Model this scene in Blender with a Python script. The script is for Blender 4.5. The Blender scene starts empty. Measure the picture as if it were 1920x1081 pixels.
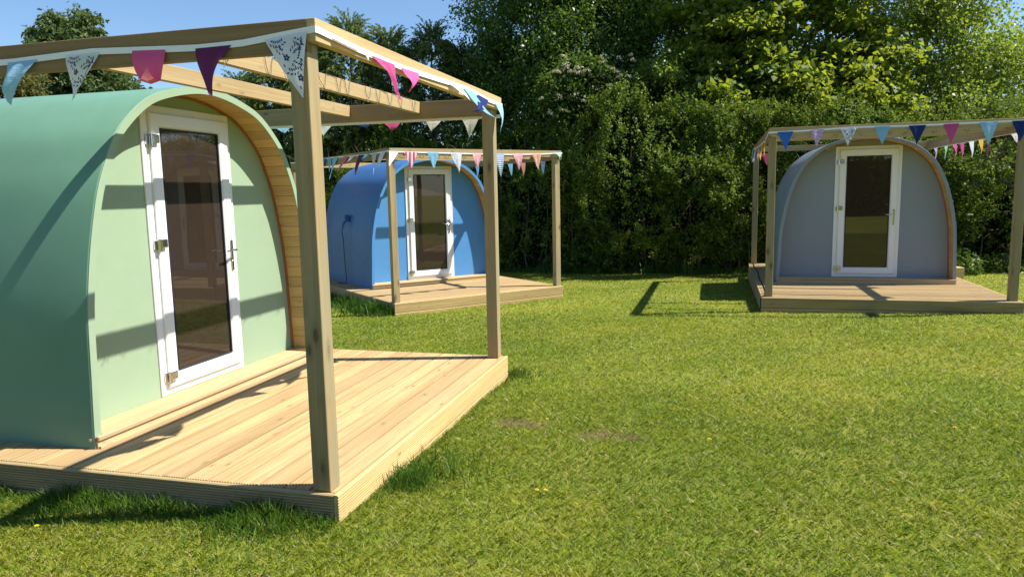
import bpy, bmesh, math, random
import numpy as np
from mathutils import Vector, Matrix
random.seed(7)
rng = np.random.default_rng(11)
R = math.radians
sc = bpy.context.scene
col = sc.collection

# ------------------------------------------------------------------ camera
f_px, pitch, roll = 1374.6, R(7.46), R(1.124)
fw = Vector((0, math.cos(pitch), -math.sin(pitch)))
up0 = Vector((0, math.sin(pitch), math.cos(pitch)))
rt0 = Vector((1, 0, 0))
rt = math.cos(roll)*rt0 - math.sin(roll)*up0
up = math.sin(roll)*rt0 + math.cos(roll)*up0
cam = bpy.data.cameras.new('camera'); cam.lens = f_px/1920*36; cam.sensor_width = 36
cam.clip_start = 0.05; cam.clip_end = 2000
camo = bpy.data.objects.new('camera', cam); col.objects.link(camo)
M3 = Matrix((rt, up, -fw)).transposed().to_4x4(); M3.translation = (0, 0, 1.6)
camo.matrix_world = M3
sc.camera = camo

# ------------------------------------------------------------------ sun and sky
SUN_AZ, SUN_EL = R(91), R(53.3)          # azimuth from +y towards +x
sd = Vector((math.sin(SUN_AZ)*math.cos(SUN_EL), math.cos(SUN_AZ)*math.cos(SUN_EL), math.sin(SUN_EL)))
sun = bpy.data.lights.new('sun', 'SUN'); sun.energy = 5.0; sun.angle = R(0.53); sun.color = (1.0, 0.955, 0.88)
suno = bpy.data.objects.new('sun', sun); col.objects.link(suno)
suno.rotation_euler = sd.to_track_quat('Z', 'Y').to_euler()
world = bpy.data.worlds.new('World'); sc.world = world; world.use_nodes = True
nt = world.node_tree; bg = nt.nodes['Background']
sky = nt.nodes.new('ShaderNodeTexSky'); sky.sky_type = 'NISHITA'; sky.sun_disc = False
sky.sun_elevation = SUN_EL; sky.sun_rotation = SUN_AZ
sky.air_density = 1.1; sky.dust_density = 0.25; sky.ozone_density = 7.0; sky.altitude = 50
nt.links.new(sky.outputs[0], bg.inputs[0]); bg.inputs[1].default_value = 0.088
sc.view_settings.view_transform = 'Standard'; sc.view_settings.look = 'None'
sc.view_settings.exposure = 0.90; sc.view_settings.gamma = 1.0
sc.cycles.max_bounces = 8; sc.cycles.transparent_max_bounces = 8

# ------------------------------------------------------------------ basic helpers
def tag(o, label=None, cat=None, group=None, kind=None):
    if label: o['label'] = label
    if cat: o['category'] = cat
    if group: o['group'] = group
    if kind: o['kind'] = kind
    return o

def empty(name, loc, rz=0, **k):
    o = bpy.data.objects.new(name, None); col.objects.link(o)
    o.location = loc; o.rotation_euler = (0, 0, rz); o.empty_display_size = .2
    return tag(o, **k)

class MB:
    """collects faces, with a material slot and a random id each"""
    def __init__(s): s.v = []; s.f = []; s.m = []; s.b = []; s.sm = []
    def add(s, vs, fs, m=0, b=None, smooth=False):
        o = len(s.v); s.v += [tuple(v) for v in vs]
        if b is None: b = random.random()
        for f in fs: s.f.append(tuple(i+o for i in f)); s.m.append(m); s.b.append(b); s.sm.append(smooth)
        return s
    def box(s, x0, x1, y0, y1, z0, z1, m=0, b=None, ch=0.0):
        if x0 > x1: x0, x1 = x1, x0
        if y0 > y1: y0, y1 = y1, y0
        if z0 > z1: z0, z1 = z1, z0
        if ch <= 0:
            vs = [(x, y, z) for z in (z0, z1) for y in (y0, y1) for x in (x0, x1)]
            return s.add(vs, [(0, 2, 3, 1), (4, 5, 7, 6), (0, 1, 5, 4), (2, 6, 7, 3), (0, 4, 6, 2), (1, 3, 7, 5)], m, b)
        # chamfered box via three-vertex corners
        vs = []; idx = {}
        for zi, z in enumerate((z0, z1)):
            for yi, y in enumerate((y0, y1)):
                for xi, x in enumerate((x0, x1)):
                    sx = 1 if xi else -1; sy = 1 if yi else -1; sz = 1 if zi else -1
                    for a in range(3):
                        p = [x-sx*ch, y-sy*ch, z-sz*ch]; p[a] = (x, y, z)[a]
                        idx[(xi, yi, zi, a)] = len(vs); vs.append(p)
        fs = []
        I = lambda x, y, z, a: idx[(x, y, z, a)]
        for v in (0, 1):
            fs.append([I(v, 0, 0, 0), I(v, 1, 0, 0), I(v, 1, 1, 0), I(v, 0, 1, 0)][::1 if v else -1])
            fs.append([I(0, v, 0, 1), I(0, v, 1, 1), I(1, v, 1, 1), I(1, v, 0, 1)][::1 if v else -1])
            fs.append([I(0, 0, v, 2), I(1, 0, v, 2), I(1, 1, v, 2), I(0, 1, v, 2)][::1 if v else -1])
        for u in (0, 1):
            for w in (0, 1):
                fs.append([I(u, w, 0, 0), I(u, w, 1, 0), I(u, w, 1, 1), I(u, w, 0, 1)])
                fs.append([I(u, 0, w, 0), I(u, 1, w, 0), I(u, 1, w, 2), I(u, 0, w, 2)])
                fs.append([I(0, u, w, 1), I(1, u, w, 1), I(1, u, w, 2), I(0, u, w, 2)])
        for z in (0, 1):
            for y in (0, 1):
                for x in (0, 1): fs.append([I(x, y, z, 0), I(x, y, z, 1), I(x, y, z, 2)])
        return s.add(vs, fs, m, b)
    def tube(s, pts, rad, n=6, m=0, b=None, cap=True):
        pts = [Vector(p) for p in pts]
        if not isinstance(rad, (list, tuple)): rad = [rad]*len(pts)
        vs = []; prev = None
        for i, p in enumerate(pts):
            d = (pts[min(i+1, len(pts)-1)]-pts[max(i-1, 0)])
            d = d.normalized() if d.length > 1e-9 else Vector((0, 0, 1))
            a = prev if prev is not None else (Vector((1, 0, 0)) if abs(d.x) < .9 else Vector((0, 1, 0)))
            a = (a - d*a.dot(d)).normalized(); bb = d.cross(a); prev = a
            for k in range(n):
                t = 2*math.pi*k/n; vs.append(p + (a*math.cos(t)+bb*math.sin(t))*rad[i])
        fs = []
        for i in range(len(pts)-1):
            for k in range(n):
                fs.append((i*n+k, i*n+(k+1) % n, (i+1)*n+(k+1) % n, (i+1)*n+k))
        if cap: fs.append(tuple(range(n))[::-1]); fs.append(tuple((len(pts)-1)*n+k for k in range(n)))
        return s.add(vs, fs, m, b, True)
    def build(s, name, mats, parent=None, sharp=35):
        me = bpy.data.meshes.new(name); me.from_pydata(s.v, [], s.f)
        if not isinstance(mats, (list, tuple)): mats = [mats]
        for m in mats: me.materials.append(m)
        me.polygons.foreach_set('material_index', s.m)
        me.polygons.foreach_set('use_smooth', s.sm)
        a = me.attributes.new('bid', 'FLOAT', 'FACE'); a.data.foreach_set('value', s.b)
        bm = bmesh.new(); bm.from_mesh(me); bmesh.ops.recalc_face_normals(bm, faces=bm.faces); bm.to_mesh(me); bm.free()
        if any(s.sm): me.set_sharp_from_angle(angle=R(sharp))
        me.update()
        o = bpy.data.objects.new(name, me); col.objects.link(o)
        if parent: o.parent = parent
        return o

def bigmesh(name, V, k, attr, mats, parent=None, midx=None, smooth=False):
    """N separate k-gons from an (N*k,3) array with one random value per face"""
    n = len(V)//k
    me = bpy.data.meshes.new(name)
    me.vertices.add(n*k); me.vertices.foreach_set('co', np.ascontiguousarray(V, dtype=np.float32).ravel())
    me.loops.add(n*k); me.loops.foreach_set('vertex_index', np.arange(n*k, dtype=np.int32))
    me.polygons.add(n); me.polygons.foreach_set('loop_start', np.arange(0, n*k, k, dtype=np.int32))
    for m in (mats if isinstance(mats, (list, tuple)) else [mats]): me.materials.append(m)
    if midx is not None: me.polygons.foreach_set('material_index', midx.astype(np.int32))
    if smooth: me.polygons.foreach_set('use_smooth', np.ones(n, dtype=bool))
    me.update(calc_edges=True)
    a = me.attributes.new('bid', 'FLOAT', 'FACE'); a.data.foreach_set('value', attr.astype(np.float32))
    o = bpy.data.objects.new(name, me); col.objects.link(o)
    if parent: o.parent = parent
    return o

# ------------------------------------------------------------------ material helpers
class NT:
    def __init__(s, name):
        s.m = bpy.data.materials.new(name); s.m.use_nodes = True; s.t = s.m.node_tree
        s.p = s.t.nodes['Principled BSDF']; s.out = s.t.nodes['Material Output']
    def n(s, typ, **kw):
        nd = s.t.nodes.new('ShaderNode'+typ)
        for k, v in kw.items():
            if k in nd.inputs.keys() if isinstance(k, str) else False: nd.inputs[k].default_value = v
            else: setattr(nd, k, v)
        return nd
    def l(s, a, b): s.t.links.new(a, b)
    def math(s, op, a, b=None, c=None):
        nd = s.t.nodes.new('ShaderNodeMath'); nd.operation = op
        for i, x in enumerate((a, b, c)):
            if x is None: continue
            if isinstance(x, (int, float)): nd.inputs[i].default_value = x
            else: s.l(x, nd.inputs[i])
        return nd.outputs[0]
    def mix(s, fac, a, b, mode='MIX'):
        nd = s.t.nodes.new('ShaderNodeMix'); nd.data_type = 'RGBA'; nd.blend_type = mode
        for i, x in ((0, fac), (6, a), (7, b)):
            if isinstance(x, (int, float)): nd.inputs[i].default_value = x
            elif isinstance(x, tuple): nd.inputs[i].default_value = (*x[:3], 1)
            else: s.l(x, nd.inputs[i])
        return nd.outputs[2]
    def ramp(s, fac, stops):
        nd = s.t.nodes.new('ShaderNodeValToRGB'); e = nd.color_ramp.elements
        while len(e) < len(stops): e.new(.5)
        for i, (p, c) in enumerate(stops):
            e[i].position = p; e[i].color = (*c, 1) if isinstance(c, tuple) else (c, c, c, 1)
        s.l(fac, nd.inputs[0]); return nd.outputs[0]
    def maprange(s, v, a, b, c=0., d=1.):
        nd = s.t.nodes.new('ShaderNodeMapRange'); s.l(v, nd.inputs[0])
        for i, x in enumerate((a, b, c, d)): nd.inputs[i+1].default_value = x
        return nd.outputs[0]
    def noise(s, vec, scale, detail=3, rough=.5, dist=0.):
        nd = s.t.nodes.new('ShaderNodeTexNoise'); nd.inputs['Scale'].default_value = scale
        nd.inputs['Detail'].default_value = detail; nd.inputs['Roughness'].default_value = rough
        nd.inputs['Distortion'].default_value = dist
        if vec is not None: s.l(vec, nd.inputs['Vector'])
        return nd.outputs['Fac']
    def bump(s, h, strength, dist):
        nd = s.t.nodes.new('ShaderNodeBump'); nd.inputs['Strength'].default_value = strength
        nd.inputs['Distance'].default_value = dist; s.l(h, nd.inputs['Height']); s.l(nd.outputs[0], s.p.inputs['Normal'])
    def attr(s, name='bid'):
        nd = s.t.nodes.new('ShaderNodeAttribute'); nd.attribute_name = name; return nd.outputs['Fac']
    def coord(s, which='Object'):
        return s.t.nodes.new('ShaderNodeTexCoord').outputs[which]

def simple(name, c, rough=.5, metal=0., spec=.5, noise=0., nscale=8., bump=0., bscale=60.):
    t = NT(name); t.p.inputs['Roughness'].default_value = rough; t.p.inputs['Metallic'].default_value = metal
    t.p.inputs['Specular IOR Level'].default_value = spec
    t.p.inputs['Base Color'].default_value = (*c, 1)
    if noise:
        f = t.noise(t.coord(), nscale, 4, .6)
        t.l(t.mix(f, tuple(x*(1-noise) for x in c), tuple(min(1, x*(1+noise)) for x in c)), t.p.inputs['Base Color'])
    if bump: t.bump(t.noise(t.coord(), bscale, 3), bump, .01)
    return t.m

def wood(name, light, dark, axis='X', knots=.5, rough=.75, weather=None, kr=1.):
    t = NT(name); t.p.inputs['Roughness'].default_value = rough; t.p.inputs['Specular IOR Level'].default_value = .25
    co = t.coord(); bid = t.attr()
    off = t.n('CombineXYZ'); 
    t.l(t.math('MULTIPLY', bid, 31.7), off.inputs[0]); t.l(t.math('MULTIPLY', bid, 17.3), off.inputs[1]); t.l(t.math('MULTIPLY', bid, 23.9), off.inputs[2])
    ad = t.n('VectorMath', operation='ADD'); t.l(co, ad.inputs[0]); t.l(off.outputs[0], ad.inputs[1])
    def mp(along, across):
        m = t.n('Mapping'); sv = [across]*3; sv['XYZ'.index(axis)] = along
        m.inputs['Scale'].default_value = sv; t.l(ad.outputs[0], m.inputs['Vector']); return m.outputs[0]
    g1 = t.noise(mp(.9, 22), 1, 4, .6, .6)
    g2 = t.noise(mp(2.5, 90), 1, 3, .6)
    big = t.noise(mp(.6, 2.0), 1, 2)
    f = t.math('ADD', t.math('MULTIPLY', g1, .65), t.math('MULTIPLY', g2, .35))
    f = t.maprange(f, .36, .66)
    c = t.mix(f, dark, light)
    # board to board difference
    wn = t.n('TexWhiteNoise', noise_dimensions='1D'); t.l(bid, wn.inputs['W'])
    tint = t.maprange(wn.outputs['Value'], 0, 1, .79, 1.11)
    cc = t.n('CombineColor'); [t.l(tint, cc.inputs[i]) for i in range(3)]
    c = t.mix(1.0, c, cc.outputs[0], 'MULTIPLY')
    c = t.mix(t.maprange(big, .35, .65, 0, .5), c, tuple(x*.72 for x in light))
    if weather: c = t.mix(t.maprange(t.noise(mp(1.2, 5), 1, 4), .42, .68, 0, .75), c, weather)
    # knots
    vo = t.n('TexVoronoi'); t.l(mp(3.4, 8.5), vo.inputs['Vector']); vo.inputs['Scale'].default_value = 1; vo.inputs['Randomness'].default_value = 1
    k = t.ramp(vo.outputs['Distance'], [(0.0, 1.0), (.05*kr, .9), (.08*kr, .35), (.16*kr, 0.0)])
    c = t.mix(t.math('MULTIPLY', k, knots), c, tuple(x*.38 for x in dark))
    t.l(c, t.p.inputs['Base Color'])
    t.bump(t.math('ADD', g2, t.math('MULTIPLY', g1, .6)), .35, .004)
    return t.m

def leafmat(name, c_dark, c_light, transl=.45, rough=.45, spec=.4, patch=None, pscale=1.2, thr=.75):
    t = NT(name); bid = t.attr()
    c = t.ramp(bid, [(0, c_dark), (thr, tuple((a*.45+b*.55) for a, b in zip(c_dark, c_light))), (1, c_light)])
    if patch:
        c = t.mix(t.maprange(t.noise(t.coord(), pscale, 2), .42, .62), c, patch)
    t.l(c, t.p.inputs['Base Color']); t.p.inputs['Roughness'].default_value = rough
    t.p.inputs['Specular IOR Level'].default_value = spec
    tr = t.n('BsdfTranslucent'); mx = t.n('MixShader'); mx.inputs[0].default_value = transl
    cc = t.mix(.55, c, (c_light[0]*1.5, c_light[1]*1.35, c_light[2]*.5))
    t.l(cc, tr.inputs[0]); t.l(t.p.outputs[0], mx.inputs[1]); t.l(tr.outputs[0], mx.inputs[2]); t.l(mx.outputs[0], t.out.inputs[0])
    return t.m

# ------------------------------------------------------------------ materials
M = {}
M['deck'] = wood('deck_pine', (.58, .42, .21), (.35, .225, .095), 'X', .75)
M['groove'] = wood('groove_shade_pine', (.38, .255, .11), (.24, .145, .055), 'X', .3)  # recess shade put into the colour: darker groove bottoms and board edges
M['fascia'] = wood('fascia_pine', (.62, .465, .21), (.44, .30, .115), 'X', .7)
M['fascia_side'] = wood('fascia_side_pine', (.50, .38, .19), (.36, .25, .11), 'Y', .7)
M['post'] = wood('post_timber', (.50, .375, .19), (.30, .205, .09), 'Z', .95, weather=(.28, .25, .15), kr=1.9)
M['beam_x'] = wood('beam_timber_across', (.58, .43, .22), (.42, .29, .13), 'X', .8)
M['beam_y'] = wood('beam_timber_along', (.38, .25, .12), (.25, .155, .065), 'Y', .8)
M['sill'] = wood('sill_pine', (.66, .49, .27), (.48, .31, .14), 'X', .5)
M['lining'] = wood('lining_pine', (.68, .45, .19), (.54, .32, .11), 'Y', .6, .5)
M['bead'] = simple('bead_stain', (.30, .115, .035), .55, noise=.25, nscale=20)
M['soil'] = simple('soil', (.12, .08, .05), .95, noise=.4, nscale=30)
def paint(name, c):
    t = NT(name); t.p.inputs['Roughness'].default_value = .42; t.p.inputs['Specular IOR Level'].default_value = .38
    co = t.coord(); n = t.noise(co, 1.3, 3); n2 = t.noise(co, 9, 4, .65)
    k = t.math('ADD', t.math('MULTIPLY', n, .7), t.math('MULTIPLY', n2, .3))
    t.l(t.mix(t.maprange(k, .35, .65), tuple(x*.95 for x in c), tuple(x*1.04 for x in c)), t.p.inputs['Base Color'])
    t.l(t.maprange(n2, .3, .7, .36, .52), t.p.inputs['Roughness'])
    t.bump(t.noise(co, 45, 3), .08, .004)
    return t.m
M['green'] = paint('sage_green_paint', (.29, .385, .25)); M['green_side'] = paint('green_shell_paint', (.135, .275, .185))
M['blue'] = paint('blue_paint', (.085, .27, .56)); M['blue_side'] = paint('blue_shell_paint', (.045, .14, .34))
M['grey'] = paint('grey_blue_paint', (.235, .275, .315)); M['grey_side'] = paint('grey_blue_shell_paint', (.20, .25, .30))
M['upvc'] = simple('white_plastic_frame', (.80, .80, .79), .28, spec=.5, noise=.03, nscale=3)
M['chrome'] = simple('chrome', (.62, .63, .64), .16, 1.0)
M['rubber'] = simple('black_gasket', (.012, .012, .013), .6)
M['screw'] = simple('screw_head', (.55, .42, .33), .4, .6)
def glass(name, c):
    t = NT(name); t.p.inputs['Roughness'].default_value = .015; t.p.inputs['IOR'].default_value = 1.7
    z = t.noise(t.coord(), 1.2, 3)
    t.l(t.mix(z, tuple(x*.7 for x in c), tuple(x*1.25 for x in c)), t.p.inputs['Base Color'])
    t.bump(t.noise(t.coord(), 2.2, 1), .05, .01)
    return t.m
M['glass'] = glass('dark_tinted_glass', (.036, .025, .018))
M['tape'] = simple('white_tape', (.82, .83, .85), .8, noise=.05, nscale=30)
M['wire'] = simple('dark_green_wire', (.03, .035, .025), .5)
M['cable'] = simple('black_cable', (.012, .016, .03), .45)
M['plug'] = simple('blue_plug', (.04, .11, .35), .4)
M['bark'] = simple('bark', (.085, .065, .045), .9, noise=.45, nscale=14, bump=.6, bscale=40)
M['twig'] = simple('pale_twig', (.16, .125, .085), .85, noise=.4, nscale=20)

# ------------------------------------------------------------------ ground
GA, GB, GC = .107, .012, -.0245
def gz(x, y):
    y = np.clip(y, 0, 60); x = np.clip(x, -30, 30)
    return GA + GB*x + GC*y
def vnoise(x, y, s, seed=0):
    """cheap smooth value noise, numpy"""
    r = np.random.default_rng(seed); T = r.random((64, 64))
    X = x*s; Y = y*s; i = np.floor(X).astype(int); j = np.floor(Y).astype(int); fx = X-i; fy = Y-j
    fx = fx*fx*(3-2*fx); fy = fy*fy*(3-2*fy)
    a = T[i % 64, j % 64]; b = T[(i+1) % 64, j % 64]; c = T[i % 64, (j+1) % 64]; d = T[(i+1) % 64, (j+1) % 64]
    return (a*(1-fx)+b*fx)*(1-fy)+(c*(1-fx)+d*fx)*fy
def fbm(x, y, s, seed=0, o=4):
    t = 0; a = .5
    for k in range(o): t = t+a*vnoise(x+k*7.1, y-k*3.3, s*2**k, seed+k); a *= .5
    return t/(1-.5**o)
def lump(x, y): return (fbm(x, y, 1.6, 5, 3)-.5)*.035
gx = np.concatenate([np.linspace(-400, -20, 12)[:-1], np.linspace(-20, 20, 161), np.linspace(20, 400, 12)[1:]])
gy = np.concatenate([np.linspace(-400, -16, 12)[:-1], np.linspace(-16, 28, 177), np.linspace(28, 400, 12)[1:]])
GX, GY = np.meshgrid(gx, gy); GZ = gz(GX, GY)+lump(GX, GY)-.006
nx, ny = len(gx), len(gy)
fs = [(j*nx+i, j*nx+i+1, (j+1)*nx+i+1, (j+1)*nx+i) for j in range(ny-1) for i in range(nx-1)]
me = bpy.data.meshes.new('lawn'); me.from_pydata(np.stack([GX, GY, GZ], -1).reshape(-1, 3).tolist(), [], fs)
me.polygons.foreach_set('use_smooth', [True]*len(fs))
lawn = bpy.data.objects.new('lawn', me); col.objects.link(lawn); tag(lawn, 'short mown lawn of yellow green grass between the pods', 'lawn', kind='structure')
t = NT('lawn_ground'); co = t.coord()
c = t.mix(t.maprange(t.noise(co, .7, 4, .6), .4, .62), (.17, .205, .022), (.27, .27, .045))
c = t.mix(t.maprange(t.noise(co, 9, 4, .7), .5, .7), c, (.16, .21, .02))
c = t.mix(t.maprange(t.noise(co, 3.1, 5, .7), .60, .68), c, (.17, .135, .07))
SOIL = ((-.0, 5.07, .16), (.16, 4.98, .10), (.55, 4.68, .18), (.75, 4.62, .12), (-2.5, 11.6, .18))
msk = None
for a_, b_, r_ in SOIL:
    vd = t.n('VectorMath', operation='DISTANCE'); sp = t.n('SeparateXYZ'); cb = t.n('CombineXYZ'); t.l(co, sp.inputs[0]); t.l(sp.outputs[0], cb.inputs[0]); t.l(sp.outputs[1], cb.inputs[1])
    t.l(cb.outputs[0], vd.inputs[0]); vd.inputs[1].default_value = (a_, b_, 0)
    k_ = t.maprange(vd.outputs['Value'], r_*1.3, r_*.5); msk = k_ if msk is None else t.math('MAXIMUM', msk, k_)
c = t.mix(t.math('MULTIPLY', msk, t.maprange(t.noise(co, 18, 4, .7), .3, .5)), c, (.13, .092, .045))
t.l(c, t.p.inputs['Base Color']); t.p.inputs['Roughness'].default_value = .95; t.p.inputs['Specular IOR Level'].default_value = .1
t.bump(t.noise(co, 60, 4, .7), .9, .02)
me.materials.append(t.m)

# ------------------------------------------------------------------ pods
PODS = [ # x, y, z, yaw, xL, xR, yF, zt, side x
    dict(c='green', x=-2.134, y=5.407, z=.151, yaw=R(74.80), xL=1.582, xR=1.546, yF=1.74, zt=2.248, bX0=-1.560, bX1=1.520, bY=1.690, yA=.335, yB=1.008, sx=-.023, dc=-.018, back=3.05),
    dict(c='blue', x=-1.359, y=13.079, z=.008, yaw=R(32.80), xL=1.598, xR=1.498, yF=1.787, zt=2.257, bX0=-1.590, bX1=1.490, bY=1.750, yA=.335, yB=1.0, sx=.04, dc=.019, back=3.05),
    dict(c='grey', x=5.403, y=11.140, z=.113, yaw=R(-15.80), xL=1.584, xR=1.542, yF=1.716, zt=2.265, bX0=-1.540, bX1=1.495, bY=1.650, yA=.335, yB=1.0, sx=-.017, dc=.021, back=3.05)]
HALF = [(1.27, 0), (1.262, .2), (1.252, .4), (1.235, .76), (1.205, 1.0), (1.155, 1.25), (1.085, 1.5), (1.005, 1.68), (.905, 1.85), (.755, 1.995), (.60, 2.100), (.433, 2.162), (.2, 2.215), (0, 2.232)]
def catmull(P, n=4):
    out = []
    Q = [2*np.array(P[0])-np.array(P[1])]+[np.array(p) for p in P]+[2*np.array(P[-1])-np.array(P[-2])]
    for i in range(1, len(Q)-2):
        for k in range(n):
            u = k/n; a, b, c, d = Q[i-1], Q[i], Q[i+1], Q[i+2]
            out.append(.5*((2*b)+(c-a)*u+(2*a-5*b+4*c-d)*u*u+(3*b-3*c+d-a)*u**3))
    out.append(np.array(P[-1])); return out
full = [(-a, b) for a, b in HALF]+[(a, b) for a, b in HALF[::-1][1:]]
PROF = np.array(catmull(full, 4))
tang = np.gradient(PROF, axis=0); tang /= np.linalg.norm(tang, axis=1)[:, None]
NRM = np.stack([-tang[:, 1], tang[:, 0]], 1)      # points outwards (profile runs left to right over the top)
if NRM[len(NRM)//2][1] < 0: NRM = -NRM
def prof(off):
    P = PROF+NRM*off; P = P.copy(); P[:, 1] = np.maximum(P[:, 1], 0); P[0, 1] = 0; P[-1, 1] = 0; return P
def arch_solid(mb, o1, o2, y0, y1, m=0, b=None, zmin=0., ch=0.):
    """solid band between two profile offsets from local y0 (front) to y1 (back); ch rounds the front outer edge"""
    A = prof(o1); B = prof(o2); A[:, 1] = np.maximum(A[:, 1], zmin); B[:, 1] = np.maximum(B[:, 1], zmin)
    if ch > 0:
        A2 = prof(o1-ch*.3); A3 = prof(o1-ch)
        rings = [(B, y0), (A3, y0), (A2, y0+ch*.3), (A, y0+ch), (A, (y0+y1)/2), (A, y1), (B, y1)]
    else: rings = [(B, y0), (A, y0), (A, y1), (B, y1)]
    n = len(A); vs = []
    for P, y in rings: vs += [(p[0], y, p[1]) for p in P]
    fs = []; k = len(rings)
    for r in range(k):
        r2 = (r+1) % k
        for i in range(n-1): fs.append((r*n+i, r*n+i+1, r2*n+i+1, r2*n+i))
    fs.append(tuple(r*n for r in range(k))); fs.append(tuple(r*n+n-1 for r in range(k))[::-1])
    mb.add(vs, fs, m, b, True)

def ring(mb, x0, x1, z0, z1, w, yf, yb, ch=.006, m=0):
    """mitred rectangular frame, front at local y=yf, back at yb"""
    def rect(d, y): return [(x0+d, y, z0+d), (x1-d, y, z0+d), (x1-d, y, z1-d), (x0+d, y, z1-d)]
    L = [rect(0, yb), rect(0, yf+ch), rect(ch, yf), rect(w-ch*2.2, yf), rect(w, yf+ch*2.2), rect(w, yb)]
    vs = [p for l in L for p in l]; fs = []
    for a in range(len(L)):
        b = (a+1) % len(L)
        for i in range(4):
            j = (i+1) % 4; fs.append((a*4+i, a*4+j, b*4+j, b*4+i))
    mb.add(vs, fs, m, .5)

def plank_profile(w, t, ng, gd=.0045):
    """grooved board section, width along u, up along v, top at v=0"""
    pts = [(0, -t), (0, -.006), (.005, 0)]
    p = (w-.014)/ng
    for i in range(ng):
        a = .007+i*p+p*.52; b = .007+(i+1)*p-p*.06
        pts += [(a, 0), (a+.0012, -gd), (b-.0012, -gd), (b, 0)]
    pts += [(w-.005, 0), (w, -.006), (w, -t)]
    return pts

def make_deck(P, label):
    th = empty('timber_deck', (P['x'], P['y'], P['z']), P['yaw'], label=label, cat='deck', group='timber decks under the pods')
    xL, xR, yF, bk = -P['xL'], P['xR'], P['yF'], P['back']
    mb = MB(); w = .140; pitch_ = .147; y = -yF+.030; 
    while y+w < bk-.02:
        jig = random.uniform(-.001, .001)
        prof_ = plank_profile(w, .026, 8, .006)
        joint = [xL+.029, xR-.029]
        if random.random() < .0: pass
        for a, b_ in zip(joint[:-1], joint[1:]):
            n = len(prof_); vs = [(a, y+u, v+jig) for u, v in prof_]+[(b_, y+u, v+jig) for u, v in prof_]
            fs = [(i, (i+1) % n, n+(i+1) % n, n+i) for i in range(n)]+[tuple(range(n)), tuple(range(n, 2*n))[::-1]]
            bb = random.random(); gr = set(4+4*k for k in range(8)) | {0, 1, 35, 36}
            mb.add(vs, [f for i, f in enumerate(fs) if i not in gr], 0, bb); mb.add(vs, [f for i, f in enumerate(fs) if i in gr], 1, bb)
        y += pitch_
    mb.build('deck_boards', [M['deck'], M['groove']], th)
    def fascia(name, horizontal, c, a, b_, sgn, mat):
        mb = MB()
        for k, (zt, hh) in enumerate(((-.003, .144), (-.153, .144))):
            pr = plank_profile(hh, .024, 9)
            vs = []
            for e in (a, b_):
                for u, v in pr:
                    # u runs down, v out of face
                    z = zt-u; oo = c + sgn*(v)
                    vs.append((e, oo, z) if horizontal else (oo, e, z))
            n = len(pr); fs = [(i, (i+1) % n, n+(i+1) % n, n+i) for i in range(n)]+[tuple(range(n)), tuple(range(n, 2*n))[::-1]]
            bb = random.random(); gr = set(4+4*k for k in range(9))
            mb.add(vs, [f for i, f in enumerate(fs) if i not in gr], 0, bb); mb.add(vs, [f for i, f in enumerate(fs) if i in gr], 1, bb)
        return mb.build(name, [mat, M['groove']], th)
    fascia('front_fascia', True, -yF, xL, xR, -1, M['fascia'])
    fascia('back_fascia', True, bk, xL, xR, 1, M['fascia'])
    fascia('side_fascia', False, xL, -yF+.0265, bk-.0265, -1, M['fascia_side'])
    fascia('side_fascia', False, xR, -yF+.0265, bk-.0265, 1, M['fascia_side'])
    # joists under the boards
    mb = MB()
    for k in range(8):
        x = xL+.08+(xR-xL-.16)*k/7; mb.box(x-.022, x+.022, -yF+.03, bk-.03, -.17, -.0275)
    mb.build('sub_frame', M['fascia_side'], th)
    return th

def make_pergola(P, label):
    th = empty('pergola', (P['x'], P['y'], P['z']), P['yaw'], label=label, cat='pergola', group='timber pergolas round the pods')
    X0, X1, Y, zt, bk = P['bX0'], P['bX1'], P['bY'], P['zt'], P['back']
    ps = .097
    e = .003
    for (xa, ya) in ((X0+e, -Y+e), (X1-e-ps, -Y+e), (X0+e, bk-.12), (X1-e-ps, bk-.12)):
        MB().box(xa, xa+ps, ya, ya+ps, .001, zt-.104, ch=.003).build('post', M['post'], th)
    for xa in (X0, X1-.045):
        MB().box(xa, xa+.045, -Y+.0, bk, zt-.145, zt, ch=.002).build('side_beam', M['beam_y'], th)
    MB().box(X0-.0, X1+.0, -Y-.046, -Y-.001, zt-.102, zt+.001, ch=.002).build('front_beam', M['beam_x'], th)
    for q in (P['yA'], P['yB']):
        MB().box(X0+.046, X1-.046, -q, -q+.045, zt-.100, zt-.002, ch=.002).build('joist', M['beam_x'], th)
    MB().box(X0+.046, X1-.046, bk-.16, bk-.115, zt-.100, zt-.002, ch=.002).build('back_beam', M['beam_x'], th)
    return th

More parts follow.
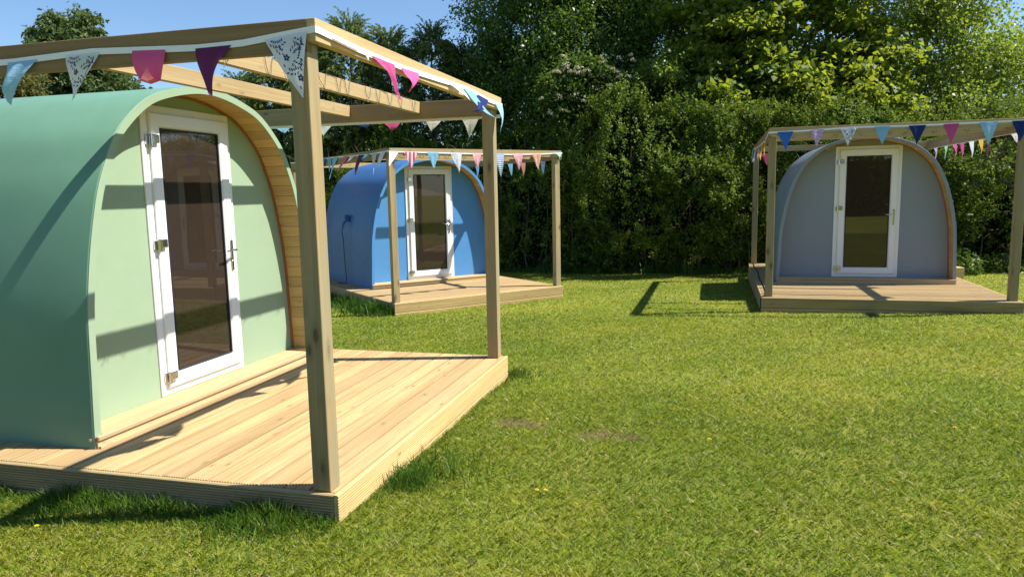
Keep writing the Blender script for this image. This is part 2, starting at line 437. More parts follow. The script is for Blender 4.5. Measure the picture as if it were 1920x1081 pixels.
def make_pod(P, label, extra=False):
    th = empty('camping_pod', (P['x'], P['y'], P['z']), P['yaw'], label=label, cat='camping pod', group='barrel shaped camping pods')
    Lb = 2.45; rec = .215
    sx = P['sx']
    class SMB(MB):
        def build(s, name, mats, parent=None, sharp=35):
            s.v = [(a+sx, b, c) for a, b, c in s.v]; return MB.build(s, name, mats, parent, sharp)
    c = P['c']
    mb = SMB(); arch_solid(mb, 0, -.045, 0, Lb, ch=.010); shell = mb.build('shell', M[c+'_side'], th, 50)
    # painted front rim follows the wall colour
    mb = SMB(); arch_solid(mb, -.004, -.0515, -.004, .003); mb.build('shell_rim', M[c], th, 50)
    # boarded lining of the porch
    mb = SMB(); A = prof(-.0465); B = prof(-.0510); seg = np.concatenate([[0], np.cumsum(np.linalg.norm(np.diff(A, axis=0), axis=1))]); tot = seg[-1]; npl = 62
    def at(Pp, d): return np.array([np.interp(d, seg, Pp[:, 0]), np.interp(d, seg, Pp[:, 1])])
    for k in range(npl):
        d0 = tot*k/npl+.002; d1 = tot*(k+1)/npl-.002
        q = [at(A, d0), at(A, d1), at(B, d1), at(B, d0)]
        vs = [(p[0], .004, p[1]) for p in q]+[(p[0], rec-.001, p[1]) for p in q]
        mb.add(vs, [(0, 1, 2, 3), (7, 6, 5, 4), (0, 4, 5, 1), (1, 5, 6, 2), (2, 6, 7, 3), (3, 7, 4, 0)])
    mb.build('porch_lining', M['lining'], th)
    mb = SMB(); arch_solid(mb, -.0520, -.067, rec-.018, rec-.001, zmin=.076); mb.build('arch_bead', M['bead'], th, 50)
    # front and back wall
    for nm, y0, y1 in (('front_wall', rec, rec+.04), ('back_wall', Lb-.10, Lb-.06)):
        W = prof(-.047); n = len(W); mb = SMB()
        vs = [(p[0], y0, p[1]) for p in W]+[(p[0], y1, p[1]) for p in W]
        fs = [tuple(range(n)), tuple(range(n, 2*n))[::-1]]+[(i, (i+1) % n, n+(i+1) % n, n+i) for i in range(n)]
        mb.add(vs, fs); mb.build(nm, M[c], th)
    # threshold step
    mb = SMB()
    mb.box(-1.205, 1.205, .0245, rec-.002, .047, .0745, b=.3); mb.box(-1.205, 1.205, .0255, rec-.003, .001, .046, b=.7)
    mb.box(-1.262, 1.262, -.030, .0235 if False else -.005, .045, .0755, b=.31, ch=.005)
    mb.box(-1.205, 1.205, -.0045, .024, .047, .0742, b=.31)
    mb.box(-1.260, 1.260, -.018, -.0055, .001, .0445, b=.8)
    mb.box(-1.255, 1.255, -.034, -.0185, .001, .014, b=.55)
    mb.build('threshold_step', M['sill'], th)
    # little batten above the door
    p0 = at(B, tot*.5-.60); p1 = at(B, tot*.5-.47)
    d = (p1-p0)/np.linalg.norm(p1-p0); nn = np.array([d[1], -d[0]])
    q = [p0+nn*.002, p1+nn*.002, p1+nn*.030, p0+nn*.030]
    vs = [(p[0], .10, p[1]) for p in q]+[(p[0], rec-.028, p[1]) for p in q]
    mb = SMB(); mb.add(vs, [(0, 1, 2, 3), (7, 6, 5, 4), (0, 4, 5, 1), (1, 5, 6, 2), (2, 6, 7, 3), (3, 7, 4, 0)]); mb.build('batten', M['beam_x'], th)
    # door frame, leaf, glass
    dc = P['dc']-sx; z0 = .0765; z1 = 2.085; hw = .467
    mb = SMB(); ring(mb, dc-hw, dc+hw, z0, z1, .070, rec-.014, rec-.001, .005); mb.build('door_frame', M['upvc'], th)
    mb = SMB(); a, b_ = dc-hw+.060, dc+hw-.050
    ring(mb, a, b_, z0+.052, z1-.050, .105, rec-.036, rec-.003, .009)
    door = mb.build('door', M['upvc'], th)
    # glazing bead and gasket
    mb = SMB(); ring(mb, a+.104, b_-.104, z0+.155, z1-.153, .010, rec-.030, rec-.0035, .002); mb.build('glazing_bead', M['rubber'], door)
    mb = SMB(); mb.box(a+.1125, b_-.1125, rec-.016, rec-.0045, z0+.1645, z1-.1625); mb.build('glass_pane', M['glass'], door)
    # drips at the bottom of the frame
    for zz in (.40, 1.09, 1.80):
        mb = SMB(); x = a-.004; z = z0+zz-.27 if zz < 1 else z0+zz-.03
        mb.tube([(x, rec-.044, z-.040), (x, rec-.044, z+.040)], .013, 10)
        mb.box(x-.030, x-.004, rec-.030, rec-.0135, z-.034, z+.034, ch=.004)
        mb.box(x+.002, x+.062, rec-.062, rec-.0345, z-.020, z+.038, ch=.006)
        mb.build('hinge', M['chrome'], door)
    hx = b_-.045; hz = z0+.93
    mb = SMB(); mb.box(hx-.014, hx+.014, rec-.048, rec-.0365, hz-.125, hz+.115, ch=.005)
    mb.tube([(hx, rec-.044, hz+.035), (hx, rec-.084, hz+.035), (hx-.012, rec-.092, hz+.036), (hx-.06, rec-.094, hz+.040), (hx-.115, rec-.090, hz+.033)], [.010, .010, .0095, .008, .0065], 8)
    mb.tube([(hx, rec-.050, hz-.055), (hx, rec-.0478, hz-.055)], .009, 10)
    mb.build('handle', M['chrome'], door)
    return th

N_ = {'green': 'green', 'blue': 'blue', 'grey': 'grey'}
pods = {}
make_pod_labels = {'green': 'pale green barrel shaped camping pod with white glazed door, nearest on the left',
    'blue': 'bright blue barrel shaped camping pod with a plug and cable on its side',
    'grey': 'grey blue barrel shaped camping pod with its front in shade, on the right'}
deck_labels = {'green': 'grooved pine deck carrying the pale green pod in the foreground',
    'blue': 'grooved pine deck under the bright blue pod in the middle distance',
    'grey': 'grooved pine deck under the grey pod on the right'}
perg_labels = {'green': 'open timber pergola with thick posts around the pale green pod, nearest to the camera',
    'blue': 'open timber pergola around the bright blue pod, seen between the near posts',
    'grey': 'open timber pergola around the grey pod on the right'}
for P in PODS:
    make_deck(P, deck_labels[P['c']]); make_pergola(P, perg_labels[P['c']]); pods[P['c']] = make_pod(P, make_pod_labels[P['c']])
# screws in the green shell
for (y, z) in ((.022, .055), (1.0, .055)):
    MB().tube([(-1.294, y, z), (-1.2985, y, z)], .009, 10).build('screw', M['screw'], pods['green'])
# socket, plug and cable on the blue shell
bp = pods['blue']
mb = MB(); mb.box(-1.235, -1.145, 1.13, 1.22, 1.12, 1.25, ch=.01); s_ = mb.build('socket', M['plug'], bp)
mb = MB(); mb.tube([(-1.20, 1.175, 1.15), (-1.245, 1.175, 1.10), (-1.262, 1.180, 1.03)], [.028, .028, .02], 8); mb.build('plug', M['plug'], s_)
mb = MB(); mb.tube([(-1.262, 1.18, 1.04), (-1.285, 1.17, .93), (-1.275, 1.14, .80), (-1.282, 1.12, .6), (-1.284, 1.09, .35), (-1.282, 1.06, .1), (-1.30, 1.05, .012), (-1.40, 1.2, .010)], .008, 6)
mb.build('power_cable', M['cable'], s_)

# ------------------------------------------------------------------ bunting
cloth_cache = {}
def cloth(kind, c1, c2=(.8, .8, .8)):
    key = (kind, c1, c2)
    if key in cloth_cache: return cloth_cache[key]
    t = NT('cloth_'+kind); uv = t.t.nodes.new('ShaderNodeUVMap').outputs[0]
    base = c1
    if kind == 'plain': c = t.mix(t.noise(uv, 30, 3), tuple(x*.9 for x in c1), tuple(min(1, x*1.08) for x in c1))
    elif kind == 'dots':
        vo = t.n('TexVoronoi'); t.l(uv, vo.inputs['Vector']); vo.inputs['Scale'].default_value = 14; vo.inputs['Randomness'].default_value = .25
        c = t.mix(t.ramp(vo.outputs['Distance'], [(0, 1.), (.16, 1.), (.24, 0.)]), c1, c2)
    elif kind == 'print':
        n = t.n('TexVoronoi'); t.l(uv, n.inputs['Vector']); n.inputs['Scale'].default_value = 9; n.inputs['Randomness'].default_value = .8
        k = t.math('MULTIPLY', t.ramp(n.outputs['Distance'], [(0, .0), (.16, 1.), (.34, 1.), (.42, 0.)]), t.maprange(t.noise(uv, 14, 2), .44, .5))
        c = t.mix(k, c1, c2)
    elif kind == 'stripe':
        w = t.n('TexWave', bands_direction='Y'); t.l(uv, w.inputs['Vector']); w.inputs['Scale'].default_value = 3.2; w.inputs['Distortion'].default_value = .4
        c = t.mix(t.ramp(w.outputs['Fac'], [(.42, 0.), (.52, 1.)]), c1, c2)
    elif kind == 'vstripe':
        w = t.n('TexWave', bands_direction='X'); t.l(uv, w.inputs['Vector']); w.inputs['Scale'].default_value = 1.1
        c = t.mix(t.ramp(w.outputs['Fac'], [(.45, 0.), (.52, 1.)]), c1, c2)
    t.l(c, t.p.inputs['Base Color']); t.p.inputs['Roughness'].default_value = .85; t.p.inputs['Specular IOR Level'].default_value = .15
    t.bump(t.noise(uv, 5, 3), .5, .01)
    tr = t.n('BsdfTranslucent'); mx = t.n('MixShader'); mx.inputs[0].default_value = .28
    t.l(c, tr.inputs[0]); t.l(t.p.outputs[0], mx.inputs[1]); t.l(tr.outputs[0], mx.inputs[2]); t.l(mx.outputs[0], t.out.inputs[0])
    cloth_cache[key] = t.m; return t.m
C_ = {
 'lblue': ('plain', (.27, .55, .78)), 'sky': ('dots', (.33, .60, .80), (.62, .78, .88)), 'white': ('plain', (.80, .80, .80)),
 'floral': ('print', (.80, .83, .86), (.03, .05, .16)), 'pink': ('plain', (.78, .13, .33)), 'magenta': ('plain', (.62, .10, .28)), 'purple': ('plain', (.16, .035, .13)),
 'navy': ('plain', (.022, .04, .16)), 'royal': ('plain', (.045, .17, .58)), 'redprint': ('print', (.80, .76, .74), (.62, .10, .08)),
 'lilac': ('stripe', (.42, .16, .50), (.80, .68, .84)), 'pinkprint': ('print', (.78, .38, .42), (.85, .62, .62)), 'bluestripe': ('stripe', (.10, .24, .58), (.70, .78, .86)),
 'redstripe': ('stripe', (.70, .22, .17), (.80, .50, .42)), 'rust': ('print', (.75, .42, .28), (.84, .72, .58)), 'denim': ('print', (.13, .25, .36), (.55, .62, .66)),
 'aqua': ('dots', (.36, .70, .74), (.6, .85, .86)), 'teal': ('plain', (.02, .34, .44)), 'cream': ('print', (.78, .76, .66), (.45, .25, .18)),
 'yellow': ('plain', (.80, .52, .10)), 'mint': ('plain', (.40, .72, .58)), 'greyprint': ('print', (.62, .66, .68), (.30, .33, .36)), 'flagred': ('vstripe', (.62, .72, .84), (.68, .06, .09)), 'rosy': ('plain', (.72, .22, .26))}
NAMES = {'lblue': 'light blue', 'sky': 'sky blue speckled', 'white': 'white', 'floral': 'white pennant with navy leaves', 'pink': 'bright pink', 'magenta': 'magenta', 'purple': 'dark purple', 'navy': 'navy', 'royal': 'royal blue',
 'redprint': 'white with red print', 'lilac': 'lilac striped', 'pinkprint': 'pink printed', 'bluestripe': 'blue striped', 'redstripe': 'red striped', 'rust': 'rust floral', 'denim': 'grey blue printed', 'aqua': 'aqua speckled',
 'teal': 'teal', 'cream': 'cream with brown flowers', 'yellow': 'yellow', 'mint': 'mint green', 'greyprint': 'grey printed', 'flagred': 'blue and red banded', 'rosy': 'rose red'}

def interp_path(path, s):
    ds = [0]
    for a, b in zip(path[:-1], path[1:]): ds.append(ds[-1]+(Vector(b)-Vector(a)).length)
    s = max(0, min(ds[-1], s))
    for i in range(len(path)-1):
        if s <= ds[i+1]+1e-9:
            u = (s-ds[i])/(ds[i+1]-ds[i]); return Vector(path[i]).lerp(Vector(path[i+1]), u)
    return Vector(path[-1])

def pennant(th, A, B, tip, out, key, curl=0., drop_bend=(0, 0, 0), motif=False, wave=.006):
    """A,B top corners, tip: lowest point, all local; out: outward direction; curl: sideways bulge of the lower half"""
    A, B, T, out = Vector(A), Vector(B), Vector(tip), Vector(out)
    N = 14; vs = []; uvs = []; idx = {}
    ph = random.random()*6
    db = Vector(drop_bend)
    def surf(u, v):     # u 0..1 across, v 0..1 down
        l = A.lerp(T, v); r = B.lerp(T, v); p = l.lerp(r, u)
        p = p + out*(curl*math.sin(math.pi*min(1, v*1.0)) + wave*1.5*math.sin(ph+u*4.2*(1-v)+v*5)*(v*1.3)+wave*.5*math.sin(ph*2+u*9+v*3)*min(1, v*3))
        p = p + db*(math.sin(math.pi*v))
        return p
    for i in range(N+1):
        v = i/N
        for j in range(N-i+1):
            u = j/(N-i) if N > i else .5
            idx[(i, j)] = len(vs); vs.append(surf(u, v)); uvs.append(((u-.5)*(1-v)+.5, 1-v*1.2))
    fs = []
    for i in range(N):
        for j in range(N-i):
            fs.append((idx[(i, j)], idx[(i+1, j)], idx[(i, j+1)]))
            if j < N-i-1: fs.append((idx[(i, j+1)], idx[(i+1, j)], idx[(i+1, j+1)]))
    nb = len(fs); 
    mats = [cloth(*( ('plain', (.80, .83, .86)) if motif else C_[key]))]
    if motif:
        mats.append(simple('navy_print', (.02, .035, .13), .8))
        nrm = out
        def leafm(cu, cv, ang, L=.05, Wd=.021):
            """ellipse in (x,z) of the pennant plane given by fractions of its own width and height"""
            o = len(vs); k = 8; c0 = len(vs)
            for q in range(k):
                t = 2*math.pi*q/k; a, b = math.cos(t)*L, math.sin(t)*Wd
                x = cu+a*math.cos(ang)-b*math.sin(ang); y = cv+a*math.sin(ang)+b*math.cos(ang)
                wv = max(1e-3, 1-y); u = (x-.5)/wv+.5
                vs.append(surf(min(.99, max(.01, u)), min(.985, max(.01, y)))+nrm*.0012); uvs.append((0, 0))
            fs.append(tuple(range(o, o+k)))
        def inside(x, y, mgn=.04): return .02 < y < .95 and abs(x-.5) < (1-y)*.5-mgn
        def vine(x, y, a, n, turn, step=.06):
            for i in range(n):
                x += math.cos(a)*step; y += math.sin(a)*step*.75; a += turn
                for sgn in (-1, 1):
                    px, py = x+math.cos(a+sgn*1.5)*.042, y+math.sin(a+sgn*1.5)*.036
                    if inside(px, py): leafm(px, py, a+sgn*.75, .030, .0125)
        def flower(x, y):
            for q in range(5):
                t = q*2*math.pi/5; leafm(x+math.cos(t)*.040, y+math.sin(t)*.034, t, .027, .022)
        vine(.10, .06, .75, 6, -.25); vine(.55, .32, -1.2, 5, .35); vine(.62, .10, .2, 5, .3); vine(.30, .12, 2.0, 4, -.5)
        flower(.42, .36); vine(.50, .42, .9, 6, -.12); vine(.30, .42, 1.6, 4, .35); flower(.60, .70); vine(.66, .60, -1.0, 4, -.1); vine(.52, .78, .9, 4, -.2); vine(.80, .20, 1.7, 5, .1)
        vine(.62, .56, 2.6, 4, .3); vine(.86, .05, 1.4, 3, .2)
    me = bpy.data.meshes.new('pennant'); me.from_pydata([tuple(v) for v in vs], [], fs)
    for m in mats: me.materials.append(m)
    me.polygons.foreach_set('material_index', [0]*nb+[1]*(len(fs)-nb)); me.polygons.foreach_set('use_smooth', [True]*len(fs))
    uvl = me.uv_layers.new(name='UVMap')
    for li, l in enumerate(me.loops): uvl.data[li].uv = uvs[l.vertex_index]
    o = bpy.data.objects.new('pennant', me); col.objects.link(o); o.parent = th
    nm = NAMES[key]; o['label'] = nm if 'pennant' in nm else nm+' pennant'
    return o

def folded(th, A, B, out, key, key2=None, h=.15):
    """pennant whose tip has blown forwards and up: short rounded front flap"""
    A, B, out = Vector(A), Vector(B), Vector(out); mid = (A+B)/2; dn = Vector((0, 0, -1))
    N = 12; vs = []; fs = []; uvs = []
    W = (B-A)
    for i in range(N+1):
        v = i/N
        if v < .6:
            z = h*v/.6; o_ = .012*math.sin(v*5); half = .5*(1-.42*(v/.6)**2)
        else:
            q = (v-.6)/.4; z = h-h*.42*q+math.sin(q*math.pi)*.012; o_ = .012+.03*math.sin(min(1, q*1.3)*math.pi*.5); half = .5*.58*(1-q)
        for j in range(7):
            u = j/6; p = mid+W*((u-.5)*2*half+(.10*q if v >= .6 else 0))+dn*(z*(1-.10*abs(u-.5)*2*(1 if v > .3 else v/.3)))+out*o_
            vs.append(p); uvs.append((u, 1-v))
    for i in range(N):
        for j in range(6): a = i*7+j; fs.append((a, a+1, a+8, a+7))
    me = bpy.data.meshes.new('pennant'); me.from_pydata([tuple(v) for v in vs], [], fs); me.materials.append(cloth(*C_[key])); me.polygons.foreach_set('use_smooth', [True]*len(fs))
    if key2: me.materials.append(cloth(*C_[key2])); me.polygons.foreach_set('material_index', [1 if k//6 > 7 else 0 for k in range(len(fs))])
    uvl = me.uv_layers.new(name='UVMap')
    for li, l in enumerate(me.loops): uvl.data[li].uv = uvs[l.vertex_index]
    o = bpy.data.objects.new('pennant', me); col.objects.link(o); o.parent = th; o['label'] = NAMES[key]+' pennant folded forwards'
    return o

def tape(th, pts, h=.028, thick=.002):
    """pts: list of (point, outward)"""
    mb = MB(); vs = []; 
    for p, o in pts:
        p = Vector(p); o = Vector(o).normalized()
        for z, q in ((-h, 0), (-h, thick), (0, thick), (0, 0)): vs.append(p+Vector((0, 0, z))+o*q)
    fs = []
    for i in range(len(pts)-1):
        for k in range(4): fs.append((i*4+k, i*4+(k+1) % 4, (i+1)*4+(k+1) % 4, (i+1)*4+k))
    fs.append((0, 1, 2, 3)); n = (len(pts)-1)*4; fs.append((n+3, n+2, n+1, n))
    mb.add(vs, fs, 0, .5, True); return mb.build('tape', M['tape'], th, 40)

def bunting(P, label, left, front, right, back, zz, hh=.028):
    """left/right: along side beams by 'out' value; front/back by local x.  zz: functions giving the tape's top height"""
    th = empty('bunting', (P['x'], P['y'], P['z']), P['yaw'], label=label, cat='bunting', group='bunting strung along the pergolas')
    X0, X1, Y, bk = P['bX0'], P['bX1'], P['bY'], P['back']
    g = .006
    zl, zf, zr, zb = zz
    pts = []
    for s in np.linspace(-bk, Y+.04, 40): pts.append(((X0-g, -s, zl(s)), (-1, 0, 0)))
    pts.append(((X0-g-.002, -Y-.050, zf(X0)), (-1, -1, 0)))
    for x in np.linspace(X0+.01, X1-.01, 60): pts.append(((x, -Y-.048-g, zf(x)), (0, -1, 0)))
    pts.append(((X1+g+.002, -Y-.050, zf(X1)), (1, -1, 0)))
    for s in np.linspace(Y+.03, -bk, 50): pts.append(((X1+g, -s, zr(s)), (1, 0, 0)))
    tape(th, pts, hh)
    for side, lst in (('L', left), ('F', front), ('R', right), ('B', back)):
        for it in lst:
            a, b_, key = it[:3]; o = it[3] if len(it) > 3 else {}
            if side == 'L': pos = lambda q, z: Vector((X0-g-.004, -q, z)); z = zl; out = Vector((-1, 0, 0)); al = Vector((0, -1, 0))
            elif side == 'F': pos = lambda q, z: Vector((q, -Y-.048-g-.004, z)); z = zf; out = Vector((0, -1, 0)); al = Vector((1, 0, 0))
            elif side == 'R': pos = lambda q, z: Vector((X1+g+.004, -q, z)); z = zr; out = Vector((1, 0, 0)); al = Vector((0, -1, 0))
            else: pos = lambda q, z: Vector((q, bk+.01, z)); z = zb; out = Vector((0, 1, 0)); al = Vector((1, 0, 0))
            top = .012 if not o.get('low') else -.0
            A = pos(a, z(a)-hh+top); B = pos(b_, z(b_)-hh+top)
            if o.get('fold'): folded(th, A, B, out, key, o.get('key2'), o['fold']); continue
            if 'tip' in o:
                tx, tz, to = o['tip']; T = pos(tx, tz)+out*to
            else:
                m = (a+b_)/2+random.uniform(-.015, .015); T = pos(m, min(z(a), z(b_))-hh-.235+random.uniform(-.012, .012))+out*random.uniform(-.0, .03)
            pennant(th, A, B, T, out, key, o.get('curl', random.uniform(0, .02)), Vector((al*o.get('bend', 0)+Vector((0, 0, o.get('bz', 0))))), o.get('motif', False), o.get('wave', .008))
    return th
G, Bp, Gy = PODS
lin = lambda pts: (lambda s: float(np.interp(s, [p[0] for p in pts], [p[1] for p in pts])))
bunting(G, 'white tape with pink, purple, blue and leaf printed pennants on the nearest pergola',
  [(-1.35, -1.15, 'rosy'), (-.97, -.77, 'lblue'), (-.62, -.42, 'floral', dict(motif=True)), (-.03, .165, 'sky', dict(tip=(-.03, 1.945, .03), wave=.016)), (.342, .555, 'floral', dict(tip=(.364, 1.93, .01), motif=True, wave=.012)),
   (.744, .935, 'pink', dict(fold=.165, key2='rosy')), (1.103, 1.300, 'purple', dict(tip=(1.215, 1.915, .02), bend=-.035, wave=.02)),
   (1.475, 1.70, 'floral', dict(tip=(1.672, 1.895, .025), motif=True, wave=.004))],
  [(-1.43, -1.17, 'redprint', dict(tip=(-1.235, 2.105, .10), curl=.02)), (-1.01, -.72, 'magenta', dict(tip=(-.62, 1.975, .03), curl=.0, wave=.02)),
   (-.62, -.36, 'pink', dict(tip=(-.60, 2.03, .05), curl=.01, wave=.015)), (.18, .42, 'white', dict(tip=(.40, 2.10, .06))),
   (.48, .72, 'lblue', dict(tip=(.98, 2.02, .10), bz=-.03)), (.82, 1.10, 'navy', dict(tip=(.50, 2.03, .06), bz=-.03)),
   (1.30, 1.51, 'sky', dict(tip=(1.40, 1.95, .02)))],
  [(-.49, -.30, 'sky', dict(tip=(-.40, 2.04, .05))), (-.03, .12, 'white', dict(tip=(0, 2.0, .03))), (.31, .48, 'navy', dict(tip=(.44, 2.055, .08))), (.62, .80, 'magenta', dict(tip=(.69, 2.02, .03), curl=.03)),
   (1.03, 1.19, 'cream', dict(tip=(1.07, 2.0, .02))), (1.37, 1.53, 'cream', dict(tip=(1.436, 1.93, .02)))],
  [], (lin([(-3, 2.20), (-1, 2.185), (0, 2.178), (.5, 2.196), (1.1, 2.172), (1.35, 2.176), (1.72, 2.212)]), lin([(-1.6, 2.214), (-1.2, 2.195), (-.6, 2.190), (0, 2.205), (.6, 2.222), (1.1, 2.200), (1.6, 2.200)]), lin([(-3, 2.11), (1.6, 2.112)]), None), .030)
bunting(Bp, 'bunting of blue, pink and rust pennants on the pergola of the blue pod',
  [(-1.45, -1.25, 'navy'), (-1.1, -.88, 'royal', dict(tip=(-1.1, 2.02, .03))), (-.85, -.62, 'lblue'), (-.55, -.30, 'sky', dict(tip=(-.62, 1.86, .05))), (-.05, .20, 'rosy', dict(tip=(-.22, 1.95, .06))), (.30, .52, 'white', dict(tip=(.34, 2.10, .12))), (.62, .84, 'purple', dict(tip=(.50, 1.90, .04))), (.95, 1.12, 'teal', dict(tip=(1.03, 2.12, .12))), (1.18, 1.36, 'greyprint', dict(tip=(1.24, 1.90, .02))), (1.50, 1.70, 'white', dict(tip=(1.55, 1.97, .09)))],
  [(-1.60, -1.45, 'white', dict(tip=(-1.66, 1.99, .10))), (-1.37, -1.15, 'flagred'), (-1.0, -.80, 'lblue'), (-.61, -.41, 'greyprint', dict(tip=(-.475, 1.9, .02))), (-.23, -.06, 'pinkprint'), (.15, .35, 'bluestripe', dict(tip=(.27, 1.83, .02))), (.52, .71, 'pinkprint'), (.89, 1.07, 'rust'), (1.27, 1.49, 'aqua', dict(tip=(1.40, 2.13, .08), bz=.03))],
  [(-1.1, -.93, 'lblue'), (-.6, -.42, 'greyprint'), (.10, .30, 'lblue'), (.53, .70, 'redstripe'), (1.16, 1.33, 'denim')],
  [], (lin([(-3, 2.26), (-.6, 2.245), (1.0, 2.215), (1.8, 2.225)]), lin([(-1.6, 2.215), (-.3, 2.200), (.5, 2.196), (1.1, 2.21), (1.6, 2.235)]), lin([(-3, 2.135), (1.7, 2.135)]), None), .018)
bunting(Gy, 'bunting of blue, lilac, navy and pink pennants on the pergola of the grey pod',
  [(-3.0, -2.8, 'white'), (-2.6, -2.4, 'purple'), (-2.1, -1.9, 'white'), (-1.5, -1.3, 'mint', dict(tip=(-1.2, 1.90, .06))), (-.9, -.7, 'redstripe'), (-.2, 0, 'rosy'), (.35, .55, 'yellow'), (.95, 1.15, 'yellow'), ],
  [(-1.44, -1.24, 'royal'), (-1.03, -.86, 'lilac', dict(tip=(-.944, 2.0, .01))), (-.67, -.47, 'floral', dict(motif=True, tip=(-.575, 1.995, .01))), (-.265, -.08, 'lblue', dict(tip=(-.171, 2.0, .01))), (.13, .33, 'navy', dict(tip=(.232, 1.985, .01))), (.523, .70, 'magenta', dict(tip=(.613, 1.98, .01))), (.92, 1.125, 'sky', dict(tip=(1.027, 1.95, .01))), (1.27, 1.47, 'navy', dict(tip=(1.36, 1.975, .01)))],
  [(-2.65, -2.4, 'lilac'), (-2.0, -1.78, 'mint'), (-1.55, -1.33, 'pink'), (-1.15, -.93, 'magenta'), (-.72, -.48, 'white'), (-.28, -.06, 'yellow'), (.02, .22, 'purple'), (.95, 1.22, 'redprint', dict(tip=(1.15, 1.98, .04)))],
  [(-1.40, -1.14, 'magenta', dict(low=1))],
  (lin([(-3, 2.22), (-1, 2.17), (1, 2.15), (1.7, 2.215)]), lin([(-1.6, 2.215), (-1, 2.225), (-.5, 2.243), (.2, 2.234), (.8, 2.240), (1.6, 2.245)]), lin([(-3, 2.135), (1.7, 2.135)]), lambda x: 2.16), .022)

# ------------------------------------------------------------------ fairy lights on the joists
def fairy(P, label, q, dens=9):
    th = empty('fairy_lights', (P['x'], P['y'], P['z']), P['yaw'], label=label, cat='fairy lights', group='fairy light strings along the joists')
    mb = MB(); X0, X1, zt = P['bX0'], P['bX1'], P['zt']; x = X0+.08; pts = []; yf = -q-.004
    while x < X1-.06:
        pts.append((x, yf+random.uniform(-.004, 0), zt-.002+random.uniform(-.012, .012)))
        if random.random() < .75:
            x2 = x+random.uniform(.02, .05)
            pts.append((x+.008, yf-.004, zt-.05)); pts.append((x2, yf-.004, zt-.088+random.uniform(-.02, .01))); pts.append((x2+.02, yf-.006, zt-.10+random.uniform(-.02, .02)))
            if random.random() < .6: mb.tube([(x2, yf-.006, zt-.09), (x2-.03, yf-.012, zt-.105-random.random()*.02)], [.0018, .003], 4)
            x2 += .02
            pts.append((x2+.02, yf-.004, zt-.04)); x = x2+.02
        pts.append((x+.02, yf, zt+.004)); x += random.uniform(.05, .17)
    mb.tube(pts, .0019, 4); mb.build('wire', M['wire'], th)
fairy(G, 'thin dark wire of fairy lights looped round the joist of the nearest pergola', G['yB'])
fairy(Bp, 'thin wire of fairy lights on the joist above the blue pod', Bp['yB'])
fairy(Gy, 'thin wire of fairy lights on the joist above the grey pod', Gy['yB'])
# cable lying along the grey pod's deck
mb = MB()
def gl(P, x, out, z):
    c, s = math.cos(P['yaw']), math.sin(P['yaw']); return (P['x']+x*c+out*s, P['y']+x*s-out*c, P['z']+z)
mb.tube([gl(Gy, a, b, .008) for a, b in ((-1.50, -2.95), (-1.505, -2.2), (-1.49, -1.3), (-1.51, -.4), (-1.495, .5), (-1.505, 1.2), (-1.53, 1.60), (-1.575, 1.69))]+[gl(Gy, -1.594, 1.70, -.03), gl(Gy, -1.596, 1.70, -.17)], .009, 6)
o = mb.build('cable', M['cable']); tag(o, 'thin black cable lying along the left edge of the deck by the grey pod', 'cable')
# block behind the grey deck
mb = MB(); bx, by = 7.36, 12.15
mb.box(bx-.35, bx+.12, by-.12, by+.7, -.02, .225, ch=.006); o = mb.build('timber_block', M['fascia']); o.rotation_euler = (0, 0, 0)
tag(o, 'low timber block beside the deck behind the grey pod', 'block')

# ------------------------------------------------------------------ foliage generators
def quads(cen, size, nrm, dirv, asp=.5, fold=.25, droop=0.):
    """diamond leaves. cen N,3; size N; nrm N,3; dirv N,3"""
    nrm = nrm/np.linalg.norm(nrm, axis=1)[:, None]
    d = dirv-nrm*(dirv*nrm).sum(1)[:, None]; d /= np.linalg.norm(d, axis=1)[:, None]+1e-9
    s = np.cross(nrm, d); L = size[:, None]
    a = cen-d*L*.5; c = cen+d*L*.5-nrm*L*droop
    b = cen+s*L*.5*asp+nrm*L*fold*.3; e = cen-s*L*.5*asp+nrm*L*fold*.3
    return np.stack([a, b, c, e], 1).reshape(-1, 3)
def rnd_dir(n, up=0.0):
    v = rng.normal(size=(n, 3)); v /= np.linalg.norm(v, axis=1)[:, None]; v[:, 2] += up; return v

def crown_leaves(ells, ncl, per, rc, size, up=.8, flat=.6, asp=.55, shellness=.55, droop=.1, cl_up=0.):
    """clusters spread through a union of ellipsoids -> leaf quads, cluster centres"""
    vol = np.array([e[3]*e[4]*e[5] for e in ells]); vol = vol/vol.sum()
    C = []
    for e, w in zip(ells, vol):
        n = max(1, int(ncl*w)); d = rnd_dir(n); d /= np.linalg.norm(d, axis=1)[:, None]
        r = (shellness+(1-shellness)*rng.random(n))**.6; r *= 1+.13*(vnoise(d[:, 0]*2+5, d[:, 2]*2+5, 1.6, 3)-.5)*2
        C.append(np.array(e[:3])+d*r[:, None]*np.array(e[3:6]))
    C = np.concatenate(C)
    k = (per*(.5+rng.random(len(C)))).astype(int); idx = np.repeat(np.arange(len(C)), k); n = len(idx)
    R_ = (rc*(.6+.8*rng.random(len(C))))[idx]
    off = rng.normal(size=(n, 3))*.5; off[:, 2] *= flat
    off[:, 2] -= .35*(off[:, 0]**2+off[:, 1]**2)*flat
    P_ = C[idx]+off*R_[:, None]
    nr = rnd_dir(n, up); di = off.copy(); di[:, 2] -= .4; di += rng.normal(size=(n, 3))*.35
    br = rng.random(len(C))[idx]*.45+rng.random(n)*.4+np.clip(off[:, 2], -.3, .6)*.25
    V = quads(P_, size*(.6+.8*rng.random(n)), nr, di, asp, droop=droop)
    return V, np.clip(br, 0, 1), C

